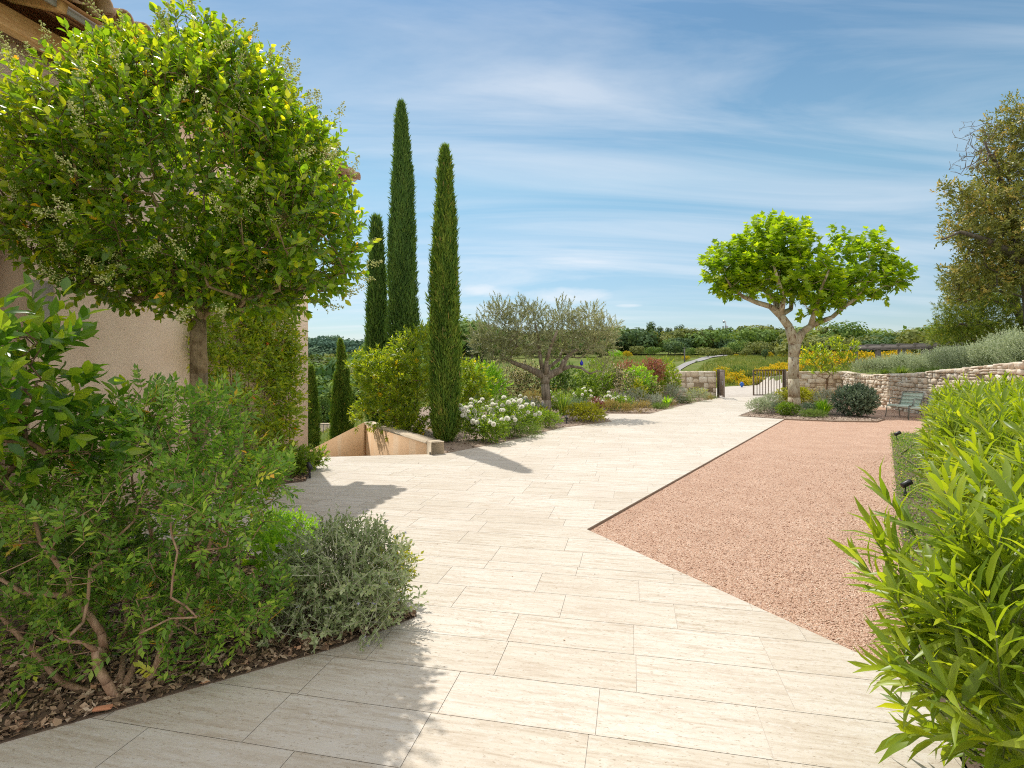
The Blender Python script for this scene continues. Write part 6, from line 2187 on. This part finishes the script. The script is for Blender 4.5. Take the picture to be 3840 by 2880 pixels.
tag(g.build('stone_ledge', M['coping']), 'pale stone ledge behind the low railing in the valley', 'ledge').location = (x + .2, y + 1.2, z + .25)

# ------------------------------------------------------------------ light, sky and camera
EL, AZ = R(60), math.atan2(-.453, .892)
to_sun = Vector((math.sin(AZ) * math.cos(EL), math.cos(AZ) * math.cos(EL), math.sin(EL)))
ld_ = bpy.data.lights.new('sun', 'SUN')
ld_.energy, ld_.angle, ld_.color = 2.75, R(.5), (1.0, .955, .88)
so = bpy.data.objects.new('sun', ld_)
C.objects.link(so)
so.rotation_euler = to_sun.to_track_quat('Z', 'Y').to_euler()

w = bpy.data.worlds.new('World')
bpy.context.scene.world = w
w.use_nodes = True
nt = w.node_tree
nt.nodes.clear()
out = nt.nodes.new('ShaderNodeOutputWorld')
bg = nt.nodes.new('ShaderNodeBackground')
sky = nt.nodes.new('ShaderNodeTexSky')
sky.sky_type = 'NISHITA'
sky.sun_disc = False
sky.sun_elevation = EL
sky.sun_rotation = AZ
sky.altitude = 300
sky.air_density, sky.dust_density, sky.ozone_density = 1.0, .25, 3.0
geo = N(nt, 'ShaderNodeTexCoord').outputs['Generated']
sp_ = N(nt, 'ShaderNodeSeparateXYZ')
nt.links.new(geo, sp_.inputs[0])


def math_(op, a, b=None):
    m = N(nt, 'ShaderNodeMath', operation=op)
    for i, v in enumerate((a, b)):
        if v is None:
            continue
        if hasattr(v, 'links'):
            nt.links.new(v, m.inputs[i])
        else:
            m.inputs[i].default_value = v
    return m.outputs[0]


zc = math_('ADD', math_('MAXIMUM', sp_.outputs[2], 0.0), .16)
cx = N(nt, 'ShaderNodeCombineXYZ')
nt.links.new(math_('DIVIDE', sp_.outputs[0], zc), cx.inputs[0])
nt.links.new(math_('DIVIDE', sp_.outputs[1], zc), cx.inputs[1])
mp = N(nt, 'ShaderNodeMapping')
mp.inputs['Rotation'].default_value = (0, 0, R(14))
mp.inputs['Scale'].default_value = (.42, 1.9, 1)
nt.links.new(cx.outputs[0], mp.inputs['Vector'])
ci = tex_noise(nt, mp.outputs[0], 1.1, 8, .58, .9)
mp2 = N(nt, 'ShaderNodeMapping')
mp2.inputs['Scale'].default_value = (.35, .5, 1)
nt.links.new(cx.outputs[0], mp2.inputs['Vector'])
patch = tex_noise(nt, mp2.outputs[0], .9, 4, .5, .3)
cov = math_('MULTIPLY', ramp(nt, ci, [(.40, (0, 0, 0)), (.72, (.8,) * 3)]), ramp(nt, patch, [(.32, (.16,) * 3), (.64, (.85,) * 3)]))
# two small puffs low over the olive tree
px_ = math_('DIVIDE', sp_.outputs[0], sp_.outputs[1])
pz_ = math_('DIVIDE', sp_.outputs[2], sp_.outputs[1])
cb = N(nt, 'ShaderNodeCombineXYZ')
nt.links.new(px_, cb.inputs[0])
nt.links.new(math_('MULTIPLY', pz_, 3.0), cb.inputs[1])
pn = tex_noise(nt, cb.outputs[0], 13, 6, .6, .3)
puff = None
for (ux, uy, wx, wy) in (((1815 - 1920) / F, (YH - 1088) / F, .06, .013), ((2130 - 1920) / F, (YH - 1110) / F, .08, .015), ((2350 - 1920) / F, (YH - 1146) / F, .03, .004)):
    a = math_('DIVIDE', math_('SUBTRACT', px_, ux), wx)
    b_ = math_('DIVIDE', math_('SUBTRACT', pz_, uy), wy)
    r2 = math_('ADD', math_('MULTIPLY', a, a), math_('MULTIPLY', b_, b_))
    v = math_('SUBTRACT', math_('ADD', pn, .42), math_('MULTIPLY', r2, .36))
    puff = v if puff is None else math_('MAXIMUM', puff, v)
front = math_('GREATER_THAN', sp_.outputs[1], .1)
puffc = math_('MULTIPLY', ramp(nt, puff, [(.45, (0, 0, 0)), (.95, (.62,) * 3)]), front)
cov = math_('MINIMUM', math_('MAXIMUM', cov, puffc), 1.0)
# unseen white cloud added overhead and behind the viewer for neutral fill light
fill_veil = math_('MULTIPLY', ramp(nt, ci, [(.25, (.35,) * 3), (.65, (.95,) * 3)]), math_('MAXIMUM', ramp(nt, sp_.outputs[2], [(.58, (0, 0, 0)), (.80, (1, 1, 1))]), ramp(nt, math_('ADD', math_('MULTIPLY', sp_.outputs[1], -.5), .5), [(.45, (0, 0, 0)), (.72, (1, 1, 1))])))

hz = ramp(nt, sp_.outputs[2], [(0, (.35,) * 3), (.12, (.10,) * 3), (.3, (0, 0, 0))])
hs_ = N(nt, 'ShaderNodeHueSaturation')
hs_.inputs['Saturation'].default_value = 1.0
nt.links.new(sky.outputs[0], hs_.inputs['Color'])
toned = mix(nt, 1.0, hs_.outputs[0], ramp(nt, sp_.outputs[2], [(0, (.45, .46, .50)), (.12, (.56, .58, .55)), (.3, (.70, .77, .63)), (.5, (.55, .66, .60)), (.8, (.75, .8, .78))]), 'MULTIPLY')
cm = mix(nt, cov, toned, (4.7, 4.8, 5.0))
cm = mix(nt, fill_veil, cm, (6.9, 6.7, 6.4))
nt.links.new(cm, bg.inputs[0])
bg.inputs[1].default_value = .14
nt.links.new(bg.outputs[0], out.inputs[0])

cam = bpy.data.cameras.new('camera')
cam.sensor_width = 36
cam.lens = 36 * F / 3840
cam.shift_y = -(1440 - YH) / 3840
cam.clip_start, cam.clip_end = .05, 3000
co_ = bpy.data.objects.new('camera', cam)
C.objects.link(co_)
co_.location = (0, 0, EYE)
co_.rotation_euler = (R(90), 0, 0)
sc = bpy.context.scene
sc.camera = co_
sc.view_settings.view_transform = 'Standard'
sc.view_settings.look = 'None'
sc.view_settings.exposure = .56
sc.view_settings.gamma = 1
sc.cycles.filter_width = 1.1
sc.cycles.max_bounces = 8
sc.cycles.diffuse_bounces = 4
sc.cycles.transmission_bounces = 4
sc.cycles.caustics_reflective = False
sc.cycles.caustics_refractive = False
sc.cycles.use_denoising = False
